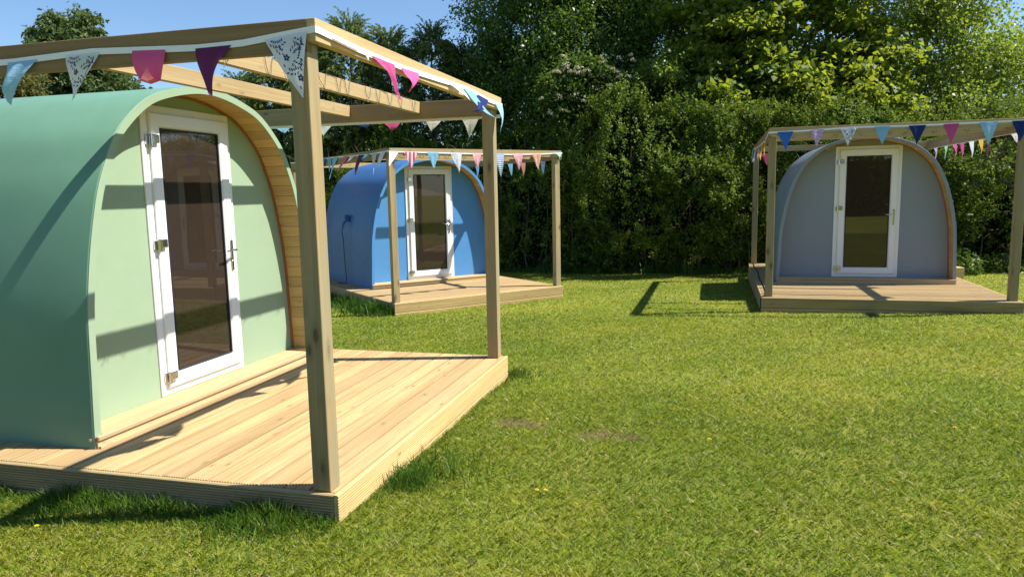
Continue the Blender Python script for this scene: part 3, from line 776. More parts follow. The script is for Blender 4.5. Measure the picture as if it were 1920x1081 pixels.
def trunk(name, base, top, r0, C, parent, nl=14, mat=None, stems=1):
    mb = MB(); base = Vector(base); top = Vector(top)
    for s in range(stems):
        b0 = base+Vector((random.uniform(-.3, .3), random.uniform(-.2, .2), 0))*(1 if stems > 1 else 0)
        t0 = top+Vector((random.uniform(-1, 1), random.uniform(-.5, .5), random.uniform(-.5, .3)))*(.9 if stems > 1 else 0)
        n = 9; pts = []; 
        for i in range(n):
            u = i/(n-1); pts.append(b0.lerp(t0, u)+Vector((math.sin(u*5+s)*.12, math.cos(u*4+s)*.1, 0)))
        mb.tube(pts, [r0*(1-.85*i/(n-1)) for i in range(n)], 8)
        sel = C[rng.choice(len(C), min(nl, len(C)), replace=False)]
        for c in sel:
            c = Vector(c); u = min(.92, max(.25, (c.z-b0.z)/(t0.z-b0.z+1e-6)*.75)); k = int(u*(n-1)); p0 = pts[k]
            mid = p0.lerp(c, .5)+Vector((0, 0, .12*(c-p0).length*random.uniform(-.2, 1)))
            rr = r0*(1-.85*u)*.5
            mb.tube([p0, p0.lerp(mid, .6), mid, mid.lerp(c, .5)+Vector((random.uniform(-.1, .1), 0, .05)), c], [rr, rr*.75, rr*.55, rr*.35, rr*.12], 5)
            for q in range(3):
                e = c+Vector((random.uniform(-.5, .5), random.uniform(-.5, .5), random.uniform(-.1, .5)))*.8
                mb.tube([mid.lerp(c, .5), e], [rr*.25, rr*.07], 4)
    return mb.build(name, mat or M['bark'], parent)

def tree(name, label, cat, base, ells, ncl, per, rc, size, mat, group='trees beyond the hedge', r0=.16, stems=1, nl=16, tm=None, **kw):
    th = empty(name, base, 0, label=label, cat=cat, group=group)
    V, br, C = crown_leaves(ells, ncl, per, rc, size, **kw)
    V = V-np.array(base); C = C-np.array(base)
    bigmesh('crown', V, 4, br, mat, th)
    e = ells[0]; trunk('trunk', (0, 0, -.1), (e[0]-base[0], e[1]-base[1], e[2]+e[5]*.6-base[2]), r0, C, th, nl, tm, stems)
    return th

L = {}
L['hedge'] = leafmat('hawthorn_leaves', (.024, .070, .012), (.215, .30, .036), .28, .5, .18)
L['dark'] = leafmat('dark_tree_leaves', (.030, .075, .015), (.14, .25, .038), .40, .38, .5)
L['syc'] = leafmat('sycamore_leaves', (.050, .115, .018), (.31, .38, .045), .5, .5, .22, thr=.82)
L['pale'] = leafmat('pale_tree_leaves', (.080, .150, .030), (.30, .40, .075), .48, .42, .4)
L['con'] = leafmat('conifer_foliage', (.050, .090, .025), (.21, .28, .085), .30, .6, .2)
L['far'] = leafmat('far_tree_leaves', (.045, .085, .030), (.16, .22, .075), .30, .55, .25)
L['olive'] = leafmat('olive_tree_leaves', (.07, .085, .028), (.21, .21, .070), .35, .55, .25)
L['nettle'] = leafmat('nettle_leaves', (.035, .075, .014), (.12, .20, .035), .42, .5, .3)

# ------------------------------------------------------------------ hedge
HP = np.array([(-16, 22.5), (-9, 20.9), (-4.8, 19.4), (.5, 17.6), (3.9, 15.95), (9.6, 14.95), (17, 14.3)], float)
HS = np.concatenate([[0], np.cumsum(np.linalg.norm(np.diff(HP, axis=0), axis=1))])
def hpt(s):
    x = np.interp(s, HS, HP[:, 0]); y = np.interp(s, HS, HP[:, 1]); e = .05
    dx = np.interp(s+e, HS, HP[:, 0])-np.interp(s-e, HS, HP[:, 0]); dy = np.interp(s+e, HS, HP[:, 1])-np.interp(s-e, HS, HP[:, 1])
    l = np.hypot(dx, dy); return x, y, dy/l, -dx/l       # point and normal towards the lawn (approx -y)
def htop(s):
    x, y, _, _ = hpt(s); return 3.45-.035*x+.9*(fbm(s, s*0+3, .55, 21, 4)-.5)*2+.45*np.exp(-((x-3)/2.2)**2)
HT = HS[-1]
def hlean(x): return np.interp(x, [-20, 0, 2.5, 6, 20], [2.0, 2.0, .7, .25, .35])
def hedge_surface(n, bias=1.0):
    s = rng.random(n)*HT; x, y, nx_, ny_ = hpt(s); T = htop(s)
    top = rng.random(n) < .30
    u = rng.random(n)**.9
    z = T*u
    # face: leans back towards the top, bumpy
    bumps = (fbm(s, z, .75, 31, 4)-.5)*1.7+(fbm(s, z, 2.6, 41, 2)-.5)*1.0
    dep = .1-hlean(x)*(z/T)**2.2+np.interp(x, [0, 2.5], [0, .45])*np.sin(np.clip(z/T, 0, 1)*2.6)+bumps*1.05-.35*np.clip(1-z/.8, 0, 1)
    px = x+nx_*dep; py = y+ny_*dep
    # top
    tt = rng.random(n)*1.8
    px = np.where(top, x-nx_*(.9+tt), px); py = np.where(top, y-ny_*(.9+tt), py)
    z = np.where(top, T*(.95+.05*rng.random(n))-.06*tt+(fbm(s, tt, 1.5, 51, 3)-.5)*1.0, z)
    nrm = np.stack([np.where(top, 0, nx_), np.where(top, 0, ny_), np.where(top, 1, .25+.9*(z/T)**2)], 1)
    return s, np.stack([px, py, z+gz(px, py)-.0], 1), nrm, top
th = empty('hedge', (0, 17, -.3), 0, label='long tall hawthorn hedge along the back of the lawn behind the pods', cat='hedge')
hb = np.array([0, 17, -.3])
n = 60000
s, P0, nrm, top = hedge_surface(n)
# twig clusters: each start carries a short spray
k = 9; idx = np.repeat(np.arange(n), k); N0 = len(idx)
sd_ = nrm[:]*.5+rng.normal(size=(n, 3))*.6; sd_[:, 2] += .45; sd_ /= np.linalg.norm(sd_, axis=1)[:, None]
ln = .10+.16*rng.random(n)
tt = rng.random(N0); c = P0[idx]-nrm[idx]*.10*rng.random(N0)[:, None]+sd_[idx]*(ln[idx]*tt)[:, None]+rng.normal(size=(N0, 3))*.028
keep = ((fbm(s, P0[:, 2], 1.1, 61, 3)*.6+fbm(s, P0[:, 2], 3.4, 63, 2)*.4) > .455)[idx] | (rng.random(N0) < .12)
br = (rng.random(n)*.4+(fbm(s, P0[:, 2], .45, 66, 3)-.5)*1.1+.12)[idx]+rng.random(N0)*.35+.12*tt
V = quads(c, .062*(.6+.8*rng.random(N0)), rnd_dir(N0, .6), sd_[idx]+rng.normal(size=(N0, 3))*.6, .62)
kk = np.repeat(keep, 4); V = V[kk]; br = br[keep]
# long new shoots with small paired leaves
ns = 2600; s2, P2, n2, top2 = hedge_surface(ns)
d2 = n2*.75+rng.normal(size=(ns, 3))*.45; d2[:, 2] += .55; d2 /= np.linalg.norm(d2, axis=1)[:, None]; l2 = (.25+.45*rng.random(ns)**1.5)*np.where(top2, 1.5, 1.0)
kq = 26; i2 = np.repeat(np.arange(ns), kq); u2 = np.tile(np.linspace(.05, 1, kq), ns)
c2 = P2[i2]+d2[i2]*(l2[i2]*u2)[:, None]; c2[:, 2] -= .10*(u2*l2[i2])**2
c2 += rng.normal(size=c2.shape)*.022
V2 = quads(c2, (.060*(1.15-u2*.5))*(.7+.6*rng.random(len(u2))), rnd_dir(len(u2), .5), d2[i2]+rng.normal(size=c2.shape)*.7, .6)
bigmesh('foliage', np.concatenate([V, V2])-hb, 4, np.concatenate([np.clip(br, 0, 1)*.8, .62+.38*rng.random(len(u2))]), L['hedge'], th)
# stems, bare twigs, and a dark core added inside to stop light showing through
mb = MB()
for i in range(260):
    s_ = random.uniform(3, HT-3); x, y, a, b_ = [float(q) for q in hpt(s_)]; dep = random.uniform(-.75, -.15)
    x += a*dep; y += b_*dep; z0 = float(gz(x, y)); h = random.uniform(.7, 2.2); lean = random.uniform(-.35, .35)
    pts = [(x+lean*u*h*.5+math.sin(u*6+i)*.04, y+.05*math.sin(u*5+i), z0+u*h) for u in (0, .25, .5, .75, 1)]
    r = random.uniform(.008, .028); mb.tube(pts, [r, r*.85, r*.7, r*.5, r*.25], 5)
for i in range(900):
    s_ = random.uniform(3, HT-3); x, y, a, b_ = [float(q) for q in hpt(s_)]; z = random.uniform(.15, 3.2)**1.0; dep = random.uniform(-.3, .18)
    p = Vector((x+a*dep, y+b_*dep, z+float(gz(x, y)))); d = Vector((random.uniform(-1, 1), random.uniform(-.6, .3), random.uniform(-.3, 1))).normalized()*random.uniform(.15, .45)
    mb.tube([p, p+d*.5+Vector((0, 0, .02)), p+d+Vector((0, 0, random.uniform(-.05, .05)))], [.005, .004, .002], 4)
mb.v = [(a-hb[0], b-hb[1], c_-hb[2]) for a, b, c_ in mb.v]
mb.build('stems', M['twig'], th)
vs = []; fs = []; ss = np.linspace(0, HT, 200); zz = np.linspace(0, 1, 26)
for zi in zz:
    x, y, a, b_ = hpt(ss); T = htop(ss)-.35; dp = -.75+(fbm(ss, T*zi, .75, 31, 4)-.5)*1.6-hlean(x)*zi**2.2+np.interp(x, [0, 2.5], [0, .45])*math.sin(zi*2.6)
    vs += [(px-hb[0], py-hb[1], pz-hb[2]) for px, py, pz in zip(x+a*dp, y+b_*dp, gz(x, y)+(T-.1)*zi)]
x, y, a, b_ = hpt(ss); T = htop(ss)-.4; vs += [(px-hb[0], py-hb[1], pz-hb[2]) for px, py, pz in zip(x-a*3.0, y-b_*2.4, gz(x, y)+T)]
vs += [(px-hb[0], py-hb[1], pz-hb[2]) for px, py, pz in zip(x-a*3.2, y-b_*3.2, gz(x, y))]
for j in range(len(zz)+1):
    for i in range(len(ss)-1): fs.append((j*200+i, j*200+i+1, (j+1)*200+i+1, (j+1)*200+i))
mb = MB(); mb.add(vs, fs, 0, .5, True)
t = NT('hedge_dark_core'); cc = t.coord(); t.l(t.mix(t.maprange(t.noise(cc, 9, 5, .75), .42, .6), (.006, .008, .004), (.030, .038, .014)), t.p.inputs['Base Color']); t.p.inputs['Roughness'].default_value = .95; t.p.inputs['Specular IOR Level'].default_value = .05  # near-black colour stands in for the deep shade inside the hedge
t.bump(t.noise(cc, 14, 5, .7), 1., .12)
mb.build('dark_core', t.m, th, 180)

# ------------------------------------------------------------------ trees
tree('dark_tree', 'large dark green leafy tree behind the middle of the hedge', 'tree', (1.9, 21.2, -.45),
     [(1.6, 21, 5.4, 2.75, 2.2, 3.2), (2.9, 20.6, 4.2, 1.9, 1.6, 2.2), (.3, 21, 4.2, 1.5, 1.6, 1.9), (2.4, 19.2, 3.5, 2.3, .9, 1.2), (1.6, 21.2, 8.4, 2.6, 2.2, 2.2)], 760, 240, .50, .092, L['dark'], r0=.24, nl=26, up=.5, flat=.7, shellness=.45)
tree('leafy_tree', 'mid green leafy tree between the large dark tree and the sycamore', 'tree', (4.6, 21.0, -.4),
     [(4.5, 20.6, 5.6, 1.5, 1.4, 2.4), (4.3, 20.4, 3.9, 1.3, 1.2, 1.3), (3.5, 17.9, 3.7, 1.2, .8, 1.2)], 220, 190, .45, .095, L['pale'], r0=.14, nl=16, up=.6, flat=.6)
tree('sycamore', 'sycamore with drooping layers of yellow green leaves above the hedge', 'tree', (6.8, 18.7, -.35),
     [(6.6, 18.6, 5.3, 2.75, 1.7, 2.7), (5.3, 18.0, 4.5, 1.6, 1.2, 1.4), (7.9, 17.8, 4.2, 1.5, 1.1, 1.1), (5.4, 17.0, 3.6, 1.9, .8, .9), (8.0, 16.9, 3.5, 1.5, .6, .6), (6.6, 18.8, 7.8, 2.4, 1.7, 1.6)], 460, 130, .50, .135, L['syc'], r0=.2, nl=34, up=1.1, flat=.36, asp=.85, shellness=.35, droop=.25)
tree('pale_tree', 'pale green loosely leaved tree with sky showing through, at the right edge', 'tree', (10.9, 19.2, -.3),
     [(10.7, 19, 4.9, 2.2, 1.7, 2.2), (10.2, 18.8, 3.9, 2.0, 1.3, 1.2), (10.2, 19, 6.8, 1.7, 1.5, 1.7), (12.6, 19, 4.0, 1.6, 1.4, 1.6), (10.4, 17.2, 3.3, 2.2, .7, .6)], 480, 110, .48, .085, L['pale'], r0=.12, stems=3, nl=22, up=.4, flat=.8, shellness=.25, asp=.7)
V, br, C = crown_leaves([(1.9, 17.95, 3.75, 1.25, .6, 1.15)], 150, 75, .30, .10, .7, .6, .6, .4)
th = empty('flowering_shrub', (1.9, 18.3, -.35), 0, label='shrub with flat cream flower heads growing up through the hedge', cat='shrub')
fb = np.array([1.9, 18.3, -.35]); bigmesh('foliage', V-fb, 4, br, L['nettle'], th)
mb = MB()
for i in range(7):
    a = i/7*6.3; mb.tube([(0, 0, 0), (math.cos(a)*.2, math.sin(a)*.1, 1.4), (math.cos(a)*.5, math.sin(a)*.3, 2.8), (math.cos(a)*.9, math.sin(a)*.4-.1, 4.2)], [.04, .03, .02, .008], 6)
mb.build('stems', M['bark'], th)
heads = []
for (hx, hz) in [(1.23, 4.55), (.98, 4.2), (1.05, 4.22), (1.12, 4.2), (1.25, 4.25), (1.36, 4.22), (1.45, 4.17), (1.52, 4.23), (1.6, 4.3), (1.66, 4.22), (1.72, 4.17), (1.5, 4.12), (2.0, 4.48), (2.07, 4.44), (2.22, 4.3), (2.28, 4.22), (2.35, 4.15), (2.4, 4.08), (2.45, 4.52), (2.68, 4.55), (2.7, 4.45), (2.62, 4.1), (1.95, 3.75), (2.2, 3.82), (1.6, 3.55), (1.75, 3.4), (1.35, 3.6), (1.1, 3.68), (2.9, 3.2), (1.9, 3.45), (.9, 3.3), (1.2, 3.35), (2.4, 3.6), (1.5, 3.75), (.75, 3.6), (2.1, 4.15), (1.3, 4.42)]:
    heads.append((hx*1.06+random.uniform(-.03, .03), 17.25+random.uniform(-.1, .25), hz+.1+random.uniform(-.04, .04)))
hc = np.array(heads); m_ = 60; ii = np.repeat(np.arange(len(hc)), m_); a = rng.random(len(ii))*6.28; hr = (.045+.055*rng.random(len(hc)))[ii]; q = np.sqrt(rng.random(len(ii))); r = q*hr; tl = (rng.normal(size=(len(hc), 2))*.35)[ii]
cc_ = hc[ii]+np.stack([r*np.cos(a), r*np.sin(a), .6*hr*(1-q**2)+r*(np.cos(a)*tl[:, 0]+np.sin(a)*tl[:, 1])+rng.normal(size=len(ii))*.012], 1)
V = quads(cc_, np.full(len(ii), .024), rnd_dir(len(ii), .8), rnd_dir(len(ii)), .9)
fm = simple('cream_blossom', (.58, .50, .36), .8, noise=.3, nscale=8)
bigmesh('blossom', V-fb, 4, rng.random(len(ii)), fm, th)

def conifer(x, y, ztop, w, label):
    base = (x, y, float(gz(x, y))); th = empty('conifer', base, 0, label=label, cat='conifer tree', group='row of conifers behind the hedge')
    h = ztop-base[2]; n = int(1150*w/1.0)
    u = rng.random(n)**.8; z = h*(.30+.70*u); rad = w*(1-u**3.2)**.62*(.7+.4*rng.random(n))+.03
    a = rng.random(n)*6.28; c = np.stack([rad*np.cos(a), rad*np.sin(a)*.9, z+.15*rng.random(n)], 1)
    out = np.stack([np.cos(a), np.sin(a), np.full(n, .9)], 1); out[:, :2] *= .75
    out[u > .95, 2] += .6
    k = 46; i = np.repeat(np.arange(n), k); t_ = np.tile(np.linspace(0, 1, k), n); Ls = (.26+.30*rng.random(n))[i]
    p = c[i]+out[i]*(Ls*t_)[:, None]; p[:, 2] -= (.75*Ls*t_**2.2); p += rng.normal(size=p.shape)*(.028*(1.15-t_))[:, None]
    d = out[i].copy(); d[:, 2] -= 1.5*t_; d += rng.normal(size=p.shape)*.55
    V = quads(p, .10*(.5+.7*rng.random(len(t_)))*(1.15-.5*t_), rnd_dir(len(t_), .3), d, .32)
    bigmesh('crown', V, 4, np.clip(.15+.5*t_+.35*rng.random(len(t_)), 0, 1), L['con'], th)
    mb = MB(); mb.tube([(0, 0, -.1), (.05, 0, h*.5), (0, 0, h*.97)], [.12, .07, .01], 7)
    for q in range(40):
        zz_ = h*random.uniform(.3, .9); aa = random.random()*6.28; rr = w*(1-(zz_/h)**1.7)**.75*.9
        mb.tube([(0, 0, zz_), (math.cos(aa)*rr*.5, math.sin(aa)*rr*.5, zz_+.05), (math.cos(aa)*rr, math.sin(aa)*rr, zz_+.2)], [.02, .012, .004], 4)
    mb.build('trunk', M['bark'], th)
for x, y, z, w, lab in ((-4.40, 21.2, 6.2, 1.05, 'tallest conifer of the row, with drooping feathery tips, right of the near post'), (-3.35, 21.4, 5.85, .95, 'feathery conifer just right of the tallest one'), (-2.15, 21.3, 5.95, .85, 'narrow pointed conifer at the right end of the row'),
                   (-1.35, 21.9, 5.5, .9, 'low conifer tucked against the large dark tree'), (-5.55, 21.3, 5.6, 1.0, 'conifer seen behind the near pergola post'), (-6.75, 21.6, 5.1, 1.0, 'conifer seen between the joists of the near pergola'), (-7.85, 22.0, 4.8, .95, 'conifer at the left end of the row over the green pod')):
    conifer(x, y, z, w, lab)
tree('round_tree', 'round crowned tree standing tall against the sky at upper left', 'tree', (-18.2, 32, -.8),
     [(-18.3, 32, 7.9, 1.75, 1.7, 1.75), (-17.4, 32, 6.6, 1.6, 1.5, 1.3), (-18.7, 32, 6.0, 1.6, 1.4, 1.3), (-16.6, 32, 5.9, 1.3, 1.2, .8)], 330, 130, .38, .17, L['far'], r0=.2, nl=20, up=.4, flat=.7, shellness=.4, group='trees at the far left')
tree('olive_tree', 'yellowish green tree behind the roof of the green pod at the left edge', 'tree', (-19.8, 29, -.7),
     [(-19.6, 29, 5.6, 2.0, 1.5, 1.25), (-22.5, 30, 5.3, 2.2, 1.5, 1.5)], 220, 120, .42, .15, L['olive'], r0=.16, nl=14, up=.4, group='trees at the far left')
# nettles and low plants at the foot of the hedge
def plant(name, label, cat, x, y, r, h, n, size, mat, group=None, kind=None):
    b0 = np.array([x, y, float(gz(x, y))]); th = empty(name, tuple(b0), 0, label=label, cat=cat, group=group)
    a = rng.random(n)*6.28; q = np.sqrt(rng.random(n))*r; z = rng.random(n)*h*(1-.5*(q/r)**2)
    c = np.stack([q*np.cos(a), q*np.sin(a), z+.02], 1)
    V = quads(c, size*(.6+.8*rng.random(n)), rnd_dir(n, 1.), rnd_dir(n), .5, droop=.2)
    bigmesh('foliage', V, 4, rng.random(n), mat, th)
    mb = MB()
    for i in range(14):
        aa = random.random()*6.28; qq = random.random()*r*.8; mb.tube([(qq*.3*math.cos(aa), qq*.3*math.sin(aa), -.02), (qq*math.cos(aa), qq*math.sin(aa), h*.9*(1-.4*(qq/r)**2))], [.006, .003], 4)
    mb.build('stem', M['wire'], th); return th
plant('nettle_clump', 'leafy green nettle clump at the hedge foot, just right of the grey pod', 'plant', 8.6, 14.05, .42, .50, 800, .075, L['nettle'], 'leafy clumps at the foot of the hedge')
plant('nettle_clump', 'low leafy clump at the hedge foot near the right hand pergola post', 'plant', 9.5, 14.2, .45, .36, 700, .075, L['nettle'], 'leafy clumps at the foot of the hedge')
# cow parsley
th = empty('cow_parsley', (8.35, 14.15, -.14), 0, label='tall weeds with small white flower heads right behind the grey pod', cat='wildflower')
mb = MB(); ctr = []
for i in range(9):
    hx, hy, hz = random.uniform(-.30, .30), random.uniform(-.35, 0), random.uniform(.75, 1.25); mb.tube([(hx*.3, hy*.3, 0), (hx*.7, hy, hz*.6), (hx, hy, hz)], [.006, .005, .003], 4); ctr.append((hx, hy, hz))
mb.build('stems', M['wire'], th)
hc = np.array(ctr); ii = np.repeat(np.arange(len(hc)), 45); a = rng.random(len(ii))*6.28; r = np.sqrt(rng.random(len(ii)))*.05
V = quads(hc[ii]+np.stack([r*np.cos(a), r*np.sin(a), rng.random(len(ii))*.015], 1), np.full(len(ii), .014), rnd_dir(len(ii), 1.5), rnd_dir(len(ii)), .9)
bigmesh('blossom', V, 4, rng.random(len(ii)), simple('white_blossom', (.75, .75, .70), .8), th)

# hedge behind the camera, seen only in the door glass
th = empty('hedge', (0, -15, .1), 0, label='hedge on the far side of the lawn, seen only as a reflection in the doors', cat='hedge')
n = 42000; x = rng.uniform(-26, 26, n); z = 3.3*rng.random(n)**.8*(1+.25*(vnoise(x, x*0, .5, 9)-.5)); y = (vnoise(x, z, .8, 8)-.5)*1.2
V = quads(np.stack([x, y, z], 1), .20*(.6+.8*rng.random(n)), rnd_dir(n, .4), rnd_dir(n), .6)
bigmesh('foliage', V, 4, rng.random(n), L['hedge'], th)
mb = MB(); mb.box(-26, 26, -1.4, -.75, -.1, 2.7); mb.build('dark_core', t.m, th)  # dark core added behind the leaves to block light

# ------------------------------------------------------------------ grass
def in_decks(x, y, mg=0.):
    m = np.zeros(len(x), bool)
    for P in PODS:
        c, s_ = math.cos(P['yaw']), math.sin(P['yaw']); dx = x-P['x']; dy = y-P['y']
        lx = dx*c+dy*s_; ly = -dx*s_+dy*c
        m |= (lx > -P['xL']-mg) & (lx < P['xR']+mg) & (ly > -P['yF']-mg) & (ly < P['back']+mg)
    return m
def soil_mask(x, y):
    m = np.zeros(len(x))
    for a, b, r in SOIL:
        m = np.maximum(m, np.exp(-((x-a)**2+((y-b)*1.3)**2)/(r*r*.7)))
    return m
def blades(n, r0, r1, hgt, wid, ang=R(43), amin=0.):
    a = rng.uniform(amin, ang, n)*rng.choice([-1, 1], n); r = np.sqrt(rng.uniform(r0*r0, r1*r1, n)); x = r*np.sin(a); y = r*np.cos(a)
    kp = ~in_decks(x, y) & (rng.random(n) > soil_mask(x, y)*.95) & (rng.random(n) < np.clip((r-r0)/(.22*r0), 0, 1)) & (rng.random(n) < np.clip((r1-r)/(.22*r1), 0, 1) + (r1 > 18)); x = x[kp]; y = y[kp]; n = len(x)
    patch = fbm(x, y, .9, 81, 4); fine = fbm(x, y, 5, 91, 3)
    kp = rng.random(n) < .45+.9*fine; x = x[kp]; y = y[kp]; patch = patch[kp]; fine = fine[kp]; n = len(x)
    h = hgt*(.45+.8*rng.random(n))*(.85+.25*patch+.3*fine)
    th_ = rng.random(n)*6.28; lean = .5+1.5*rng.random(n); d = np.stack([np.cos(th_), np.sin(th_)], 1)
    ph = th_+1.57+rng.normal(size=n)*.5; w = wid*(.6+.8*rng.random(n)); wx = np.cos(ph)*w; wy = np.sin(ph)*w
    z = gz(x, y)+lump(x, y)-.008
    b0 = np.stack([x-wx*.5, y-wy*.5, z], 1); b1 = np.stack([x+wx*.5, y+wy*.5, z], 1)
    mx_ = x+d[:, 0]*h*lean*.35; my = y+d[:, 1]*h*lean*.35
    m1 = np.stack([mx_+wx*.42, my+wy*.42, z+h*.62], 1); m0 = np.stack([mx_-wx*.42, my-wy*.42, z+h*.62], 1)
    tp = np.stack([x+d[:, 0]*h*lean, y+d[:, 1]*h*lean, z+h], 1)
    V = np.stack([b0, b1, m1, tp, m0], 1).reshape(-1, 3)
    v = np.clip(.40+.75*(patch-.5)+.5*(fine-.5)+rng.normal(size=n)*.22, 0, 1)
    dry = rng.random(n) < .065; v = np.where(dry, .93+.07*rng.random(n), v*.88)
    return V, v
tg = NT('grass_blades'); bid = tg.attr()
gc = tg.ramp(bid, [(0, (.085, .175, .010)), (.35, (.23, .305, .018)), (.65, (.385, .40, .036)), (.87, (.47, .42, .08)), (.93, (.50, .42, .19)), (1, (.52, .44, .24))])
tg.l(gc, tg.p.inputs['Base Color']); tg.p.inputs['Roughness'].default_value = .5; tg.p.inputs['Specular IOR Level'].default_value = .3
tr = tg.n('BsdfTranslucent'); mx = tg.n('MixShader'); mx.inputs[0].default_value = .45; tg.l(gc, tr.inputs[0]); tg.l(tg.p.outputs[0], mx.inputs[1]); tg.l(tr.outputs[0], mx.inputs[2]); tg.l(mx.outputs[0], tg.out.inputs[0])
lg = NT('long_grass_blades'); bid = lg.attr(); gc2 = lg.ramp(bid, [(0, (.035, .10, .010)), (.5, (.10, .20, .018)), (1, (.26, .32, .05))])
lg.l(gc2, lg.p.inputs['Base Color']); lg.p.inputs['Roughness'].default_value = .45; lg.p.inputs['Specular IOR Level'].default_value = .35
tr = lg.n('BsdfTranslucent'); mx = lg.n('MixShader'); mx.inputs[0].default_value = .35; lg.l(gc2, tr.inputs[0]); lg.l(lg.p.outputs[0], mx.inputs[1]); lg.l(tr.outputs[0], mx.inputs[2]); lg.l(mx.outputs[0], lg.out.inputs[0])
parts = [blades(420000, 1.6, 6.2, .021, .0025), blades(420000, 4.7, 11.0, .021, .0040), blades(360000, 8.2, 19.5, .021, .0080), blades(20000, .3, 2.4, .030, .004, R(80)), blades(240000, 1.6, 9.5, .024, .0065, R(100), R(43)), blades(240000, 7.5, 19.5, .022, .011, R(85), R(43))]
o = bigmesh('grass', np.concatenate([p[0] for p in parts]), 5, np.concatenate([p[1] for p in parts]), tg.m)
tag(o, 'short mown grass blades covering the lawn', 'grass', kind='stuff')
# long grass against the decks and at the foot of the hedge
def longgrass(pts, hgt, wid, name, label, val=(.0, .4)):
    pts = np.array(pts); n = len(pts); x, y = pts[:, 0], pts[:, 1]; hs = pts[:, 2] if pts.shape[1] > 2 else np.ones(n)
    h = hgt*hs*(.4+.9*rng.random(n)); a = rng.random(n)*6.28; lean = .15+.75*rng.random(n)**1.5
    z = gz(x, y)+lump(x, y)-.01; w = wid*(.6+.8*rng.random(n)); ph = rng.random(n)*6.28; wx, wy = np.cos(ph)*w, np.sin(ph)*w; dx, dy = np.cos(a), np.sin(a)
    def lv(t_, ww): cx = x+dx*h*lean*t_**2; cy = y+dy*h*lean*t_**2; cz = z+h*t_*(1-.25*lean*t_); return np.stack([cx-wx*ww, cy-wy*ww, cz], 1), np.stack([cx+wx*ww, cy+wy*ww, cz], 1)
    l0, r0_ = lv(0, .5); l1, r1_ = lv(.45, .45); l2, r2_ = lv(.8, .28); tp, _ = lv(1, 0)
    V = np.stack([l0, r0_, r1_, r2_, tp, l2, l1], 1).reshape(-1, 3)
    o = bigmesh(name, V, 7, val[0]+(val[1]-val[0])*rng.random(n), lg.m); tag(o, label, 'grass', kind='stuff'); return o
def edge_pts(P, a, b, n, spread, hfun=None):
    """points just outside a deck edge from local (x,out) a to b"""
    out = []
    for _ in range(n):
        u = random.random(); d = abs(random.gauss(0, spread)); ax, ao = a; bx_, bo = b
        lx = ax+(bx_-ax)*u; lo = ao+(bo-ao)*u; ex, eo = bx_-ax, bo-ao; l = math.hypot(ex, eo); nx_, no_ = -eo/l, ex/l
        px, py, _z = gl(P, lx+nx_*(d+.012), lo+no_*(d+.012), 0); out.append((px, py, (hfun(u) if hfun else 1)*(1-.5*min(1, d/.25))))
    return out
g_pts = edge_pts(G, (-1.582, -1.2), (-1.582, 1.74), 9000, .16, lambda u: .65+.5*math.sin(u*9)**2+.2*math.sin(u*31))
longgrass([p for p in g_pts], .105, .0035, 'long_grass', 'longer uncut grass along the shaded side of the nearest deck', (.0, .8))
def tuft(px, py, r, n): return [(px+random.gauss(0, r), py+random.gauss(0, r), random.uniform(.6, 1.2)) for _ in range(n)]
fr = edge_pts(G, (-1.582, 1.74), (1.546, 1.74), 1500, .035, lambda u: .35+.3*math.sin(u*17)**2)
def outside(ps): 
    a = np.array(ps); k = ~in_decks(a[:, 0], a[:, 1], .008); return [p for p, q in zip(ps, k) if q]
longgrass(outside(fr), .07, .004, 'long_grass', 'uncut grass fringe along the sunny front edge of the nearest deck', (.4, 1))
longgrass(outside(tuft(-.60, 3.93, .075, 800)+tuft(-.52, 4.15, .16, 500)), .10, .0038, 'grass_tuft', 'dense dark green tuft beside the front corner of the nearest deck', (.05, .6))
longgrass(outside(tuft(.02, 6.55, .07, 300)+tuft(.0, 6.4, .15, 250)), .09, .004, 'grass_tuft', 'green tuft at the far front corner of the nearest deck', (.1, .7))
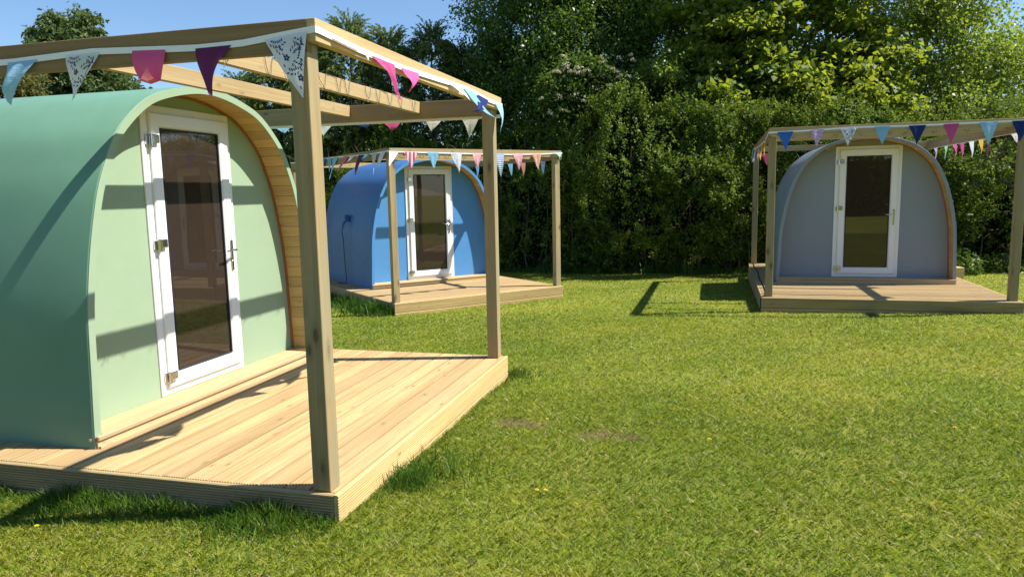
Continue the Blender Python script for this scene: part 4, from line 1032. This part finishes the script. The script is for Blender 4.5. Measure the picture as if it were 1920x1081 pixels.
longgrass(outside(edge_pts(Bp, (-1.598, -3.0), (-1.598, 1.787), 3500, .22)+tuft(-2.15, 11.2, .18, 600)), .20, .010, 'long_grass', 'long grass along the shaded side of the deck by the blue pod', (0, .45))
hs_ = []
for _ in range(9000):
    s_ = random.uniform(4, HT-3); x, y, a, b_ = [float(q) for q in hpt(s_)]; d = abs(random.gauss(0, .22))-.15; hs_.append((x+a*d, y+b_*d, random.uniform(.5, 1.2)*(.6+.8*math.sin(s_*1.3)**2)))
longgrass(outside(hs_), .24, .012, 'long_grass', 'long grass and weeds along the foot of the tall hedge', (.05, .5))
# dandelions
dm = simple('dandelion_petals', (.80, .52, .02), .7); sm_ = simple('dandelion_stalk', (.16, .22, .06), .6)
def dandelion(x, y, label):
    z = float(gz(x, y)+lump(np.array([x]), np.array([y]))[0]); th = empty('dandelion', (x, y, z), 0, label=label, cat='flower', group='yellow dandelions in the lawn')
    MB().tube([(0, 0, 0), (.003, .002, .022), (0, 0, .038)], .0018, 5).build('stalk', sm_, th)
    mb = MB()
    for lay, (nn, ln_, ti) in enumerate(((16, .0135, .15), (14, .0105, .5), (10, .007, .9))):
        for i in range(nn):
            a = i/nn*6.283+lay*.2; c_, s_ = math.cos(a), math.sin(a); p = Vector((0, 0, .038)); e = p+Vector((c_*ln_*math.cos(ti), s_*ln_*math.cos(ti), ln_*math.sin(ti))); w = Vector((-s_, c_, 0))*.0024
            mb.add([p, p.lerp(e, .6)+w, e, p.lerp(e, .6)-w], [(0, 1, 2, 3)])
    mb.build('flower_head', dm, th)
for x, y, lab in ((-2.34, 3.40, 'dandelion in the grass below the shaded deck side at lower left'), (.23, 4.99, 'dandelion beside the bare soil patch in the middle of the lawn'), (.11, 3.67, 'left one of two dandelions close together in the near lawn'), (.155, 3.665, 'right one of two dandelions close together in the near lawn'),
                  (1.22, 4.43, 'dandelion alone in the lawn, right of the bare soil'), (2.79, 4.49, 'dandelion towards the right, in the near lawn'), (3.96, 6.14, 'upper dandelion at the right side of the lawn'), (4.02, 5.98, 'dandelion just below the upper one at the right side of the lawn')):
    dandelion(x, y, lab)
